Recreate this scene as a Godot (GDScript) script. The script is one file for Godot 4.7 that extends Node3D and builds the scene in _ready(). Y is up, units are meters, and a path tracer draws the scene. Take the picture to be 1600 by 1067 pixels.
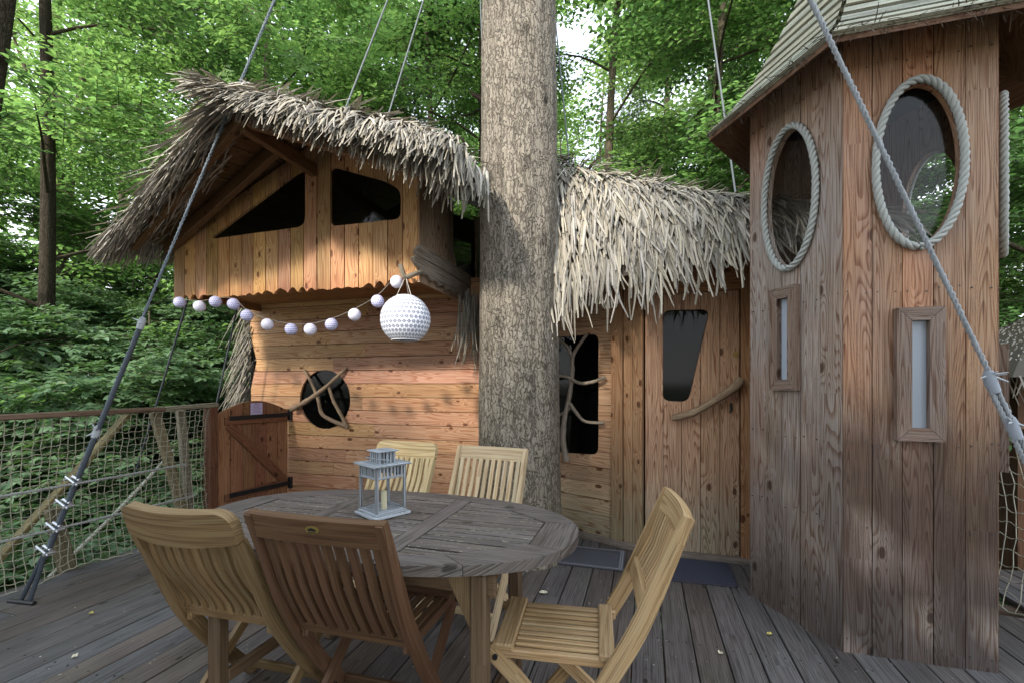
extends Node3D

# ------------------------------------------------------------------ helpers
const UW := 0.4
const UL := 2.0
var rng := RandomNumberGenerator.new()
var names := {}
var nz := FastNoiseLite.new()
var M := {}

class MB:
	var v := PackedVector3Array()
	var n := PackedVector3Array()
	var uv := PackedVector2Array()
	var c := PackedColorArray()
	func vert(p: Vector3, nn: Vector3, t: Vector2, col: Color) -> void:
		v.push_back(p); n.push_back(nn); uv.push_back(t); c.push_back(col)
	# a, b, c counter-clockwise as seen from the outside
	func tri(a: Vector3, b: Vector3, cc: Vector3, na: Vector3, nb: Vector3, nc: Vector3, ta: Vector2, tb: Vector2, tc: Vector2, ca: Color, cb: Color, ccol: Color) -> void:
		vert(a, na, ta, ca); vert(cc, nc, tc, ccol); vert(b, nb, tb, cb)
	func quad(p: Array, nn: Array, t: Array, col: Color) -> void:
		tri(p[0], p[1], p[2], nn[0], nn[1], nn[2], t[0], t[1], t[2], col, col, col)
		tri(p[0], p[2], p[3], nn[0], nn[2], nn[3], t[0], t[2], t[3], col, col, col)
	func mesh() -> ArrayMesh:
		var m := ArrayMesh.new()
		if v.size() == 0:
			return m
		var a := []
		a.resize(Mesh.ARRAY_MAX)
		a[Mesh.ARRAY_VERTEX] = v; a[Mesh.ARRAY_NORMAL] = n; a[Mesh.ARRAY_TEX_UV] = uv; a[Mesh.ARRAY_COLOR] = c
		m.add_surface_from_arrays(Mesh.PRIMITIVE_TRIANGLES, a)
		return m

func P(s: float, y: float, t: float) -> Vector3:
	return Vector3(s, y, -t)

func numbered(called: String) -> String:
	if not names.has(called):
		names[called] = 0
		return called
	names[called] += 1
	return "%s_%03d" % [called, names[called]]

func tag(o: Node3D, label: String, category: String, group := "", kind := "") -> Node3D:
	if label: o.set_meta("label", label)
	if category: o.set_meta("category", category)
	if group: o.set_meta("group", group)
	if kind: o.set_meta("kind", kind)
	return o

func thing(called: String, label: String, category: String, at := Vector3.ZERO, turn := 0.0, group := "", kind := "") -> Node3D:
	var o := Node3D.new()
	o.name = numbered(called)
	o.position = at
	o.rotation.y = turn
	add_child(o)
	return tag(o, label, category, group, kind)

func sub(called: String, parent: Node3D) -> Node3D:
	var o := Node3D.new()
	o.name = called
	parent.add_child(o, true)
	return o

func obj(called: String, mb: MB, m: Material, parent: Node3D = null) -> MeshInstance3D:
	var o := MeshInstance3D.new()
	o.mesh = mb.mesh()
	o.material_override = m
	if parent == null:
		o.name = numbered(called)
		add_child(o)
	else:
		o.name = called
		parent.add_child(o, true)
	return o

func rv() -> Vector2:
	return Vector2(rng.randf() * 7.0, rng.randf() * 7.0)

func lin(r: float, g: float, b: float) -> Color:
	return Color(r, g, b)

func vary(c: Color, k: float) -> Color:
	var f := 1.0 + rng.randf_range(-k, k)
	var h := rng.randf_range(-k, k) * 0.35
	return Color(c.r * f * (1.0 + h), c.g * f, c.b * f * (1.0 - h))

func fpoly(mb: MB, pts: Array, out: Vector3, la: Vector3, uvo: Vector2, col: Color) -> void:
	var nn: Vector3 = (pts[1] - pts[0]).cross(pts[2] - pts[0])
	if nn.length_squared() < 1e-16:
		nn = (pts[2] - pts[0]).cross(pts[pts.size() - 1] - pts[0])
	nn = nn.normalized()
	var q := pts
	if nn.dot(out) < 0:
		q = pts.duplicate()
		q.reverse()
		nn = -nn
	var ua := la.cross(nn)
	if ua.length() < 0.3:
		ua = Vector3(nn.y, nn.z, nn.x).cross(nn)
	ua = ua.normalized()
	var t := []
	for p in q:
		t.append(Vector2(ua.dot(p) / UW, la.dot(p) / UL) + uvo)
	for k in range(1, q.size() - 1):
		mb.tri(q[0], q[k], q[k + 1], nn, nn, nn, t[0], t[k], t[k + 1], col, col, col)

# a box with chamfered edges; la is the axis of its grain
func bx(mb: MB, xf: Transform3D, size: Vector3, ch: float, la: int, col: Color) -> void:
	var h := size * 0.5
	ch = minf(ch, minf(h.x, minf(h.y, h.z)) * 0.6)
	var g := xf.basis[la].normalized()
	var uvo := rv()
	var cen := xf.origin
	var f := func(a: int, s: Vector3) -> Vector3:
		var p := Vector3(s.x * (h.x - ch), s.y * (h.y - ch), s.z * (h.z - ch))
		p[a] = s[a] * h[a]
		return xf * p
	for a in 3:
		var b := (a + 1) % 3
		var c := (a + 2) % 3
		for sa in [-1.0, 1.0]:
			var q := []
			for k in [[-1.0, -1.0], [1.0, -1.0], [1.0, 1.0], [-1.0, 1.0]]:
				var s := Vector3.ZERO
				s[a] = sa; s[b] = k[0]; s[c] = k[1]
				q.append(f.call(a, s))
			fpoly(mb, q, xf.basis[a] * sa, g, uvo, col)
		if ch > 0.0:
			for sb in [-1.0, 1.0]:
				for sc in [-1.0, 1.0]:
					var s0 := Vector3.ZERO
					s0[a] = -1.0; s0[b] = sb; s0[c] = sc
					var s1 := s0
					s1[a] = 1.0
					fpoly(mb, [f.call(b, s0), f.call(b, s1), f.call(c, s1), f.call(c, s0)], xf.basis[b] * sb + xf.basis[c] * sc, g, uvo, col)
	if ch > 0.0:
		for sx in [-1.0, 1.0]:
			for sy in [-1.0, 1.0]:
				for sz in [-1.0, 1.0]:
					var s := Vector3(sx, sy, sz)
					fpoly(mb, [f.call(0, s), f.call(1, s), f.call(2, s)], f.call(0, s) - cen, g, uvo, col)

func box(mb: MB, lo: Vector3, hi: Vector3, ch: float, la: int, col: Color) -> void:
	bx(mb, Transform3D(Basis(), (lo + hi) * 0.5), (hi - lo).abs(), ch, la, col)

# a board between two points; w is its width along side, th its thickness
func board(mb: MB, a: Vector3, b: Vector3, side: Vector3, w: float, th: float, ch: float, col: Color) -> void:
	var y := (b - a).normalized()
	var z := side.cross(y).normalized()
	var x := y.cross(z).normalized()
	bx(mb, Transform3D(Basis(x, y, z), (a + b) * 0.5), Vector3(w, (b - a).length(), th), ch, 1, col)

# a rectangular bar swept along a bent line; side is constant
func bent(mb: MB, pts: Array, side: Vector3, w: float, th: Array, col: Color) -> void:
	var uvo := rv()
	var rings := []
	var dist := 0.0
	var ds := []
	for k in pts.size():
		var a: Vector3 = pts[maxi(k - 1, 0)]
		var b: Vector3 = pts[mini(k + 1, pts.size() - 1)]
		var nn := side.cross((b - a).normalized()).normalized()
		var hw := side * w * 0.5
		var ht: Vector3 = nn * (th[k] if th.size() > 1 else th[0]) * 0.5
		var p: Vector3 = pts[k]
		rings.append([p - hw - ht, p + hw - ht, p + hw + ht, p - hw + ht, nn])
		if k > 0:
			dist += (pts[k] - pts[k - 1]).length()
		ds.append(dist / UL)
	for k in pts.size() - 1:
		var r: Array = rings[k]
		var q: Array = rings[k + 1]
		var ns: Array = [[-r[4], -q[4]], [side, side], [r[4], q[4]], [-side, -side]]
		for e in 4:
			var f := (e + 1) % 4
			var u0 := 0.0
			var u1: float = (r[e] - r[f]).length() / UW
			var o := uvo + Vector2(e * 0.37, 0)
			var cr: Vector3 = (r[f] - r[e]).cross(q[e] - r[e])
			if cr.dot(ns[e][0]) > 0:
				mb.quad([r[e], r[f], q[f], q[e]], [ns[e][0], ns[e][0], ns[e][1], ns[e][1]], [o + Vector2(u0, ds[k]), o + Vector2(u1, ds[k]), o + Vector2(u1, ds[k + 1]), o + Vector2(u0, ds[k + 1])], col)
			else:
				mb.quad([r[f], r[e], q[e], q[f]], [ns[e][0], ns[e][0], ns[e][1], ns[e][1]], [o + Vector2(u1, ds[k]), o + Vector2(u0, ds[k]), o + Vector2(u0, ds[k + 1]), o + Vector2(u1, ds[k + 1])], col)
	var last := pts.size() - 1
	fpoly(mb, [rings[0][0], rings[0][1], rings[0][2], rings[0][3]], pts[0] - pts[1], side, uvo, col)
	fpoly(mb, [rings[last][0], rings[last][1], rings[last][2], rings[last][3]], pts[last] - pts[last - 1], side, uvo, col)

func tube(mb: MB, pts: Array, radii: Array, sides: int, col: Color, closed := false, vs := 2.0) -> void:
	var n := pts.size()
	var nx := Vector3.ZERO
	var rings := []
	var uvo := rv()
	var d := 0.0
	var dv := []
	for k in n:
		var a: Vector3 = pts[(k - 1 + n) % n] if closed else pts[maxi(k - 1, 0)]
		var b: Vector3 = pts[(k + 1) % n] if closed else pts[mini(k + 1, n - 1)]
		var t := (b - a).normalized()
		if nx == Vector3.ZERO:
			nx = (Vector3.UP if absf(t.y) < 0.9 else Vector3.RIGHT).cross(t).normalized()
		nx = (nx - t * nx.dot(t)).normalized()
		var ny := t.cross(nx)
		var r: float = radii[k % radii.size()] if radii.size() < n else radii[k]
		var ring := []
		for e in sides:
			var ang := TAU * e / sides
			var dirv := nx * cos(ang) + ny * sin(ang)
			ring.append([pts[k] + dirv * r, dirv])
		rings.append(ring)
		if k > 0:
			d += (pts[k] - pts[k - 1]).length()
		dv.append(d / vs)
	for k in (n if closed else n - 1):
		var r0: Array = rings[k]
		var r1: Array = rings[(k + 1) % n]
		for e in sides:
			var f := (e + 1) % sides
			var u0 := float(e) / sides
			var u1 := float(e + 1) / sides
			var v1: float = dv[(k + 1) % n] if k + 1 < n else d / vs + 0.01
			mb.quad([r0[e][0], r0[f][0], r1[f][0], r1[e][0]], [r0[e][1], r0[f][1], r1[f][1], r1[e][1]], [uvo + Vector2(u0, dv[k]), uvo + Vector2(u1, dv[k]), uvo + Vector2(u1, v1), uvo + Vector2(u0, v1)], col)
	if not closed:
		for k in [0, n - 1]:
			var q := []
			for e in sides:
				q.append(rings[k][e][0])
			fpoly(mb, q, pts[k] - pts[1 if k == 0 else n - 2], Vector3.UP, uvo, col)

# three strands laid round each other along a line
func rope(mb: MB, pts: Array, r: float, pitch: float, col: Color, closed := false, strands := 3, sides := 5) -> void:
	var n := pts.size()
	var nx := Vector3.ZERO
	var d := 0.0
	var lines := []
	for s in strands:
		lines.append([])
	var total := 0.0
	for k in n:
		total += ((pts[(k + 1) % n] - pts[k]) as Vector3).length() if closed or k < n - 1 else 0.0
	var turns := total / pitch
	if closed:
		turns = roundf(turns)
	for k in n:
		var a: Vector3 = pts[(k - 1 + n) % n] if closed else pts[maxi(k - 1, 0)]
		var b: Vector3 = pts[(k + 1) % n] if closed else pts[mini(k + 1, n - 1)]
		var t := (b - a).normalized()
		if nx == Vector3.ZERO:
			nx = (Vector3.UP if absf(t.y) < 0.9 else Vector3.RIGHT).cross(t).normalized()
		nx = (nx - t * nx.dot(t)).normalized()
		var ny := t.cross(nx)
		if k > 0:
			d += (pts[k] - pts[k - 1]).length()
		for s in strands:
			var ang := TAU * (turns * d / total + float(s) / strands)
			lines[s].append(pts[k] + (nx * cos(ang) + ny * sin(ang)) * r * 0.52)
	for s in strands:
		tube(mb, lines[s], [r * 0.52], sides, col, closed)

func smooth(pts: Array, each: int) -> Array:
	var out := []
	for k in pts.size() - 1:
		var a = pts[maxi(k - 1, 0)]
		var b = pts[k]
		var c = pts[k + 1]
		var d = pts[mini(k + 2, pts.size() - 1)]
		for e in each:
			var t := float(e) / each
			out.append(0.5 * ((2.0 * b) + (c - a) * t + (2.0 * a - 5.0 * b + 4.0 * c - d) * t * t + (3.0 * b - a - 3.0 * c + d) * t * t * t))
	out.append(pts[pts.size() - 1])
	return out

func line(a: Vector3, b: Vector3, n: int, sag := 0.0) -> Array:
	var out := []
	for k in n + 1:
		var t := float(k) / n
		out.append(a.lerp(b, t) - Vector3(0, sag * 4.0 * t * (1.0 - t), 0))
	return out

func ellipse(c: Vector2, rx: float, ry: float, n := 36) -> PackedVector2Array:
	var o := PackedVector2Array()
	for k in n:
		o.append(c + Vector2(rx * cos(TAU * k / n), ry * sin(TAU * k / n)))
	return o

func rect(x0: float, y0: float, x1: float, y1: float) -> PackedVector2Array:
	return PackedVector2Array([Vector2(x0, y0), Vector2(x1, y0), Vector2(x1, y1), Vector2(x0, y1)])

func rounded(pts: Array, rad: float) -> PackedVector2Array:
	var o := PackedVector2Array()
	var n := pts.size()
	for k in n:
		var p: Vector2 = pts[k]
		var a: Vector2 = pts[(k - 1 + n) % n] - p
		var b: Vector2 = pts[(k + 1) % n] - p
		var r := minf(rad, minf(a.length(), b.length()) * 0.45)
		var p0 := p + a.normalized() * r
		var p1 := p + b.normalized() * r
		for e in 6:
			var t := e / 5.0
			o.append(p0.lerp(p, t).lerp(p.lerp(p1, t), t))
	return o

func area2(p: PackedVector2Array) -> float:
	var s := 0.0
	for k in p.size():
		s += p[k].cross(p[(k + 1) % p.size()])
	return s * 0.5

# a flat polygon with thickness; col is called with (2-D point) and gives the colour there. The chamfer c0 leans the front edge in.
func prism(mb: MB, xf: Transform3D, poly_in: PackedVector2Array, z0: float, z1: float, vertical: bool, col: Callable, band := 0.14) -> void:
	var poly := poly_in
	if area2(poly) < 0:
		poly = poly_in.duplicate()
		poly.reverse()
	var uvo := rv()
	var lo := 1e9
	var hi := -1e9
	for p in poly:
		var w := p.y if vertical else p.x
		lo = minf(lo, w); hi = maxf(hi, w)
	var nz_ := xf.basis.z.normalized()
	var uvf := func(p: Vector2) -> Vector2:
		return uvo + (Vector2(p.x / UW, p.y / UL) if vertical else Vector2(p.y / UW, p.x / UL))
	var count := maxi(1, roundi((hi - lo) / band))
	for k in count:
		var a := lo + (hi - lo) * k / count
		var b := lo + (hi - lo) * (k + 1) / count
		var cut := rect(-99, a, 99, b) if vertical else rect(a, -99, b, 99)
		var bits: Array = [poly] if count == 1 else Geometry2D.intersect_polygons(poly, cut)
		for q in bits:
			var qq: PackedVector2Array = q
			var idx := Geometry2D.triangulate_polygon(qq)
			for e in range(0, idx.size(), 3):
				var i0 := qq[idx[e]]
				var i1 := qq[idx[e + 1]]
				var i2 := qq[idx[e + 2]]
				if (i1 - i0).cross(i2 - i0) < 0:
					var tmp := i1
					i1 = i2
					i2 = tmp
				mb.tri(xf * Vector3(i0.x, i0.y, z1), xf * Vector3(i1.x, i1.y, z1), xf * Vector3(i2.x, i2.y, z1), nz_, nz_, nz_, uvf.call(i0), uvf.call(i1), uvf.call(i2), col.call(i0), col.call(i1), col.call(i2))
	var idb := Geometry2D.triangulate_polygon(poly)
	for e in range(0, idb.size(), 3):
		var i0 := poly[idb[e]]
		var i1 := poly[idb[e + 1]]
		var i2 := poly[idb[e + 2]]
		if (i1 - i0).cross(i2 - i0) > 0:
			var tmp := i1
			i1 = i2
			i2 = tmp
		mb.tri(xf * Vector3(i0.x, i0.y, z0), xf * Vector3(i1.x, i1.y, z0), xf * Vector3(i2.x, i2.y, z0), -nz_, -nz_, -nz_, uvf.call(i0), uvf.call(i1), uvf.call(i2), col.call(i0), col.call(i1), col.call(i2))
	for k in poly.size():
		var a := poly[k]
		var b := poly[(k + 1) % poly.size()]
		var steps := maxi(1, ceili((b - a).length() / 0.3))
		var nn := (xf.basis * Vector3(b.y - a.y, a.x - b.x, 0)).normalized()
		for e in steps:
			var p := a.lerp(b, float(e) / steps)
			var q := a.lerp(b, float(e + 1) / steps)
			var cp: Color = col.call(p)
			var tu: Vector2 = uvf.call(p)
			var tv: Vector2 = uvf.call(q)
			var dz := Vector2((z1 - z0) / UW, 0)
			mb.quad([xf * Vector3(p.x, p.y, z0), xf * Vector3(q.x, q.y, z0), xf * Vector3(q.x, q.y, z1), xf * Vector3(p.x, p.y, z1)], [nn, nn, nn, nn], [tu + dz, tv + dz, tv, tu], cp)

# boards side by side over an outline, cut round the holes; every board is a mesh of its own
func planks(parent: Node3D, xf: Transform3D, outline: PackedVector2Array, holes: Array, vertical: bool, width: float, th: float, m: Material, colf: Callable, start := 1e9, joints := 0.0, gap := 0.004, called := "plank", edge := Color(0, 0, 0, 0)) -> void:
	var lo := Vector2(1e9, 1e9)
	var hi := Vector2(-1e9, -1e9)
	for p in outline:
		lo = lo.min(p); hi = hi.max(p)
	var x0 := lo.x if vertical else lo.y
	var x1 := hi.x if vertical else hi.y
	var l0 := (lo.y if vertical else lo.x) - 0.01
	var l1 := (hi.y if vertical else hi.x) + 0.01
	var x := x0 if start > 1e8 else start
	while x < x1 - 0.004:
		var cuts := [l0, l1]
		if joints > 0.0 and rng.randf() < joints:
			cuts = [l0, l0 + (l1 - l0) * rng.randf_range(0.2, 0.8), l1]
		for cdx in cuts.size() - 1:
			var a: float = cuts[cdx] + (0.001 if cdx > 0 else 0.0)
			var b: float = cuts[cdx + 1] - (0.001 if cdx < cuts.size() - 2 else 0.0)
			var r := rect(x + gap * 0.5, a, x + width - gap * 0.5, b) if vertical else rect(a, x + gap * 0.5, b, x + width - gap * 0.5)
			var seedc := Vector3(rng.randf(), rng.randf(), rng.randf())
			var pieces: Array = Geometry2D.intersect_polygons(r, outline)
			for h in holes:
				var next := []
				for pc in pieces:
					var res := Geometry2D.clip_polygons(pc, h)
					var inner := false
					for q in res:
						if Geometry2D.is_polygon_clockwise(q):
							inner = true
					if inner:
						var hc := Vector2.ZERO
						for q in h: hc += q
						hc /= h.size()
						var big := 50.0
						var ra := rect(-big, -big, big, hc.y) if vertical else rect(-big, -big, hc.x, big)
						var rb := rect(-big, hc.y, big, big) if vertical else rect(hc.x, -big, big, big)
						for half in [ra, rb]:
							for hp in Geometry2D.intersect_polygons(pc, half):
								for q in Geometry2D.clip_polygons(hp, h):
									next.append(q)
					else:
						next.append_array(res)
				pieces = next
			var dz := rng.randf_range(-0.0025, 0.0025)
			for pc in pieces:
				if absf(area2(pc)) < 0.0002:
					continue
				var mb := MB.new()
				prism(mb, xf, pc, -th, dz, vertical, func(p: Vector2) -> Color: return colf.call(p, seedc))
				if edge.a > 0.5:
					for e in pc.size():
						var ea: Vector2 = pc[e]
						var eb: Vector2 = pc[(e + 1) % pc.size()]
						if absf(ea.y - eb.y) > 0.002 or absf(ea.x - eb.x) < 0.05: continue
						var inw := 1.0 if ea.y < (pc[0].y + pc[2].y) * 0.5 else -1.0
						var st := 12
						for k in st:
							if rng.randf() < 0.35: continue
							var qa := ea.lerp(eb, (k + rng.randf() * 0.3) / st)
							var qb := ea.lerp(eb, (k + rng.randf_range(0.55, 1.0)) / st)
							var wd := rng.randf_range(0.001, 0.0065)
							fpoly(mb, [xf * Vector3(qa.x, qa.y, dz + 0.0004), xf * Vector3(qb.x, qb.y, dz + 0.0004), xf * Vector3(qb.x, qb.y + inw * wd * 0.7, dz + 0.0004), xf * Vector3(qa.x, qa.y + inw * wd, dz + 0.0004)], xf.basis.z, xf.basis.x, Vector2.ZERO, edge * rng.randf_range(0.75, 1.1))
				obj(called, mb, m, parent)
		x += width

# ------------------------------------------------------------------ materials
func wood_pixels(seedv: int, w: int, h: int, rings: float, knots: int, streak: float, light: Color, dark: Color, late: float) -> Array:
	var n1 := FastNoiseLite.new()
	n1.seed = seedv
	n1.noise_type = FastNoiseLite.TYPE_SIMPLEX_SMOOTH
	n1.frequency = 1.0
	n1.fractal_octaves = 2
	var n2 := FastNoiseLite.new()
	n2.seed = seedv + 7
	n2.noise_type = FastNoiseLite.TYPE_VALUE
	n2.frequency = 1.0
	n2.fractal_octaves = 2
	var r := RandomNumberGenerator.new()
	r.seed = seedv
	var ks := []
	for k in knots:
		ks.append([r.randf() * UW, r.randf_range(0.05, 0.95) * UL, r.randf_range(0.007, 0.016)])
	var data := PackedByteArray()
	data.resize(w * h * 3)
	var hd := PackedByteArray()
	hd.resize(w * h)
	var rad := 0.55
	for yy in h:
		var y := UL * yy / h
		var near := []
		for k in ks:
			if absf(k[1] - y) < 0.16:
				near.append(k)
		for xx in w:
			var x := UW * xx / w
			var a := TAU * xx / w
			var ca := cos(a) * rad
			var sa := sin(a) * rad
			var ph := n1.get_noise_3d(ca, sa, y * 0.55) * rings
			var dk := 0.0
			for k in near:
				var dx := absf(k[0] - x)
				if dx > UW * 0.5: dx = UW - dx
				var kr: float = k[2]
				var d2: float = (dx * dx + (k[1] - y) * (k[1] - y) * 0.3) / (kr * kr)
				if d2 < 40.0:
					ph += 2.6 * exp(-d2 * 0.13)
					if d2 < 1.6:
						dk = maxf(dk, clampf(1.5 - d2, 0.0, 1.0))
			var t := ph - floorf(ph)
			var lw := smoothstep(0.35, 0.9, t) * (1.0 - smoothstep(0.93, 1.0, t))
			var st := n2.get_noise_3d(ca * 90.0, sa * 90.0, y * 5.0) * streak
			var s2 := n1.get_noise_3d(ca * 7.0, sa * 7.0, y * 1.5 + 30.0) * 0.12
			var k2 := clampf(lw * late - st - s2 + dk * 0.8, 0.0, 1.0)
			var f := 1.0 + st * 0.5 - dk * 0.25
			var o := (yy * w + xx) * 3
			data[o] = int(clampf(lerpf(light.r, dark.r, k2) * f, 0.0, 1.0) * 255.0)
			data[o + 1] = int(clampf(lerpf(light.g, dark.g, k2) * f, 0.0, 1.0) * 255.0)
			data[o + 2] = int(clampf(lerpf(light.b, dark.b, k2) * f, 0.0, 1.0) * 255.0)
			hd[yy * w + xx] = int(clampf(0.6 - k2 * 0.45 + st * 0.5, 0.0, 1.0) * 255.0)
	return [ImageTexture.create_from_image(Image.create_from_data(w, h, false, Image.FORMAT_RGB8, data)), ImageTexture.create_from_image(Image.create_from_data(w, h, false, Image.FORMAT_L8, hd))]

func wood_mat(tex: Array, rough: float, bump: float, spec := 0.4) -> StandardMaterial3D:
	var m := StandardMaterial3D.new()
	m.albedo_texture = tex[0]
	m.vertex_color_use_as_albedo = true
	m.roughness = rough
	m.metallic_specular = spec
	m.heightmap_enabled = true
	m.heightmap_texture = tex[1]
	m.heightmap_scale = bump
	return m

func plain(c: Color, rough: float, metal := 0.0, vc := false) -> StandardMaterial3D:
	var m := StandardMaterial3D.new()
	m.albedo_color = c.linear_to_srgb()
	m.roughness = rough
	m.metallic = metal
	m.vertex_color_use_as_albedo = vc
	return m

func make_materials() -> void:
	var pine := wood_pixels(11, 256, 1024, 5.0, 9, 0.35, Color(1.0, 0.97, 0.93), Color(0.66, 0.5, 0.38), 0.5)
	var fir := wood_pixels(23, 256, 1024, 8.0, 3, 0.55, Color(1.0, 0.97, 0.93), Color(0.6, 0.46, 0.37), 0.6)
	var teak := wood_pixels(37, 192, 768, 3.0, 0, 0.45, Color(1.0, 0.97, 0.92), Color(0.62, 0.52, 0.4), 0.3)
	var grey := wood_pixels(51, 256, 1024, 6.0, 3, 0.9, Color(1.0, 0.98, 0.96), Color(0.6, 0.58, 0.56), 0.45)
	M.pine = wood_mat(pine, 0.62, 0.12)
	M.fir = wood_mat(fir, 0.6, 0.2)
	M.teak = wood_mat(teak, 0.62, 0.1)
	M.deck = wood_mat(grey, 0.62, 0.18, 0.45)
	M.table = wood_mat(grey, 0.6, 0.25, 0.45)
	M.grey = wood_mat(grey, 0.75, 0.25)
	# bark
	var w := 512
	var h := 1024
	var cl := FastNoiseLite.new()
	cl.seed = 5
	cl.noise_type = FastNoiseLite.TYPE_CELLULAR
	cl.cellular_return_type = FastNoiseLite.RETURN_DISTANCE2_SUB
	cl.cellular_jitter = 1.0
	cl.frequency = 1.0
	var sm := FastNoiseLite.new()
	sm.seed = 9
	sm.frequency = 1.0
	sm.fractal_octaves = 4
	var data := PackedByteArray()
	data.resize(w * h * 3)
	var hd := PackedByteArray()
	hd.resize(w * h)
	for yy in h:
		var y := 2.0 * yy / h
		for xx in w:
			var a := TAU * xx / w
			var wx := sm.get_noise_3d(cos(a) * 2.2, sin(a) * 2.2, y * 9.0)
			var wy := sm.get_noise_3d(cos(a) * 2.2, sin(a) * 2.2, y * 9.0 + 50.0)
			var aa := a + wx * 0.14
			var e := cl.get_noise_3d(cos(aa) * 6.0, sin(aa) * 6.0, y * 14.0 + wy * 1.3) + 1.0
			var e2 := cl.get_noise_3d(cos(aa) * 9.0 + 40.0, sin(aa) * 9.0, y * 21.0 + wy * 1.2) + 1.0
			var fine := sm.get_noise_3d(cos(a) * 20.0, sin(a) * 20.0, y * 60.0)
			var crack := smoothstep(0.01, 0.27 + fine * 0.14, e)
			var crack2 := smoothstep(0.0, 0.2, e2)
			var ht := crack * (0.72 + 0.28 * crack2) + fine * 0.12
			var tone := clampf(0.46 + 0.44 * crack * (0.72 + 0.28 * crack2) + fine * 0.2, 0.05, 1.0)
			var o := (yy * w + xx) * 3
			data[o] = int(tone * 255.0)
			data[o + 1] = int(clampf(tone * 0.97 - 0.01, 0.0, 1.0) * 255.0)
			data[o + 2] = int(clampf(tone * 0.92 - 0.02, 0.0, 1.0) * 255.0)
			hd[yy * w + xx] = int(clampf(ht, 0.0, 1.0) * 255.0)
	var bt := ImageTexture.create_from_image(Image.create_from_data(w, h, false, Image.FORMAT_RGB8, data))
	var bh := ImageTexture.create_from_image(Image.create_from_data(w, h, false, Image.FORMAT_L8, hd))
	M.bark = wood_mat([bt, bh], 0.9, 0.7, 0.2)
	M.bark_far = wood_mat([bt, bh], 0.9, 0.8, 0.2)
	M.thatch = plain(Color(1, 1, 1), 0.8, 0.0, true)
	M.paint = plain(Color(1, 1, 1), 0.7, 0.0, true)
	M.glass = StandardMaterial3D.new()
	M.glass.albedo_color = Color(0.03, 0.04, 0.04, 0.25)
	M.glass.transparency = BaseMaterial3D.TRANSPARENCY_ALPHA
	M.glass.roughness = 0.04
	M.glass.metallic_specular = 0.22
	M.clear = StandardMaterial3D.new()
	M.clear.albedo_color = Color(0.1, 0.12, 0.12, 0.06)
	M.clear.transparency = BaseMaterial3D.TRANSPARENCY_ALPHA
	M.clear.roughness = 0.03
	M.clear.metallic_specular = 0.25
	M.frost = plain(Color(0.32, 0.36, 0.42), 0.4)
	M.iron = plain(Color(0.012, 0.012, 0.013), 0.45, 0.3)
	M.steel = plain(Color(0.55, 0.56, 0.58), 0.35, 0.9)
	M.brass = plain(Color(0.35, 0.26, 0.08), 0.45, 0.8)
	M.cable = plain(Color(0.11, 0.13, 0.16), 0.6)
	M.black = plain(Color(0.02, 0.016, 0.013), 0.9)
	M.rubber = plain(Color(0.035, 0.038, 0.05), 0.75)
	M.wax = plain(Color(0.6, 0.55, 0.36), 0.5)
	M.zinc = wood_mat(grey, 0.55, 0.06)

func leaf_mat(c: Color, back: Color) -> StandardMaterial3D:
	var m := StandardMaterial3D.new()
	m.albedo_color = c.linear_to_srgb()
	m.roughness = 0.5
	m.metallic_specular = 0.4
	m.backlight_enabled = true
	m.backlight = back.linear_to_srgb()
	return m

# ------------------------------------------------------------------ forest
var leaves := []      # leaf materials: sunny green, mid green, deep green, bluish
var twig_m: Material
var sprays := {}

func leaf(mb: MB, base: Vector3, dirv: Vector3, up: Vector3, l: float, w: float) -> void:
	var side := dirv.cross(up).normalized()
	var nn := side.cross(dirv).normalized()
	var fold := nn * w * rng.randf_range(0.05, 0.3)
	var droop := -nn * l * rng.randf_range(0.0, 0.18)
	var a := base
	var b := base + dirv * l * 0.38 + side * w * 0.5 + fold
	var c := base + dirv * l * 0.72 + side * w * 0.36 + fold * 0.8 + droop * 0.5
	var d := base + dirv * l + droop
	var e := base + dirv * l * 0.72 - side * w * 0.36 + fold * 0.8 + droop * 0.5
	var f := base + dirv * l * 0.38 - side * w * 0.5 + fold
	var mid := base + dirv * l * 0.5
	var z := Vector2.ZERO
	for q in [[a, b, mid], [b, c, mid], [c, d, mid], [d, e, mid], [e, f, mid], [f, a, mid]]:
		var n3: Vector3 = (q[1] - q[0]).cross(q[2] - q[0]).normalized()
		mb.tri(q[0], q[1], q[2], n3, n3, n3, z, z, z, Color.WHITE, Color.WHITE, Color.WHITE)

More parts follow.
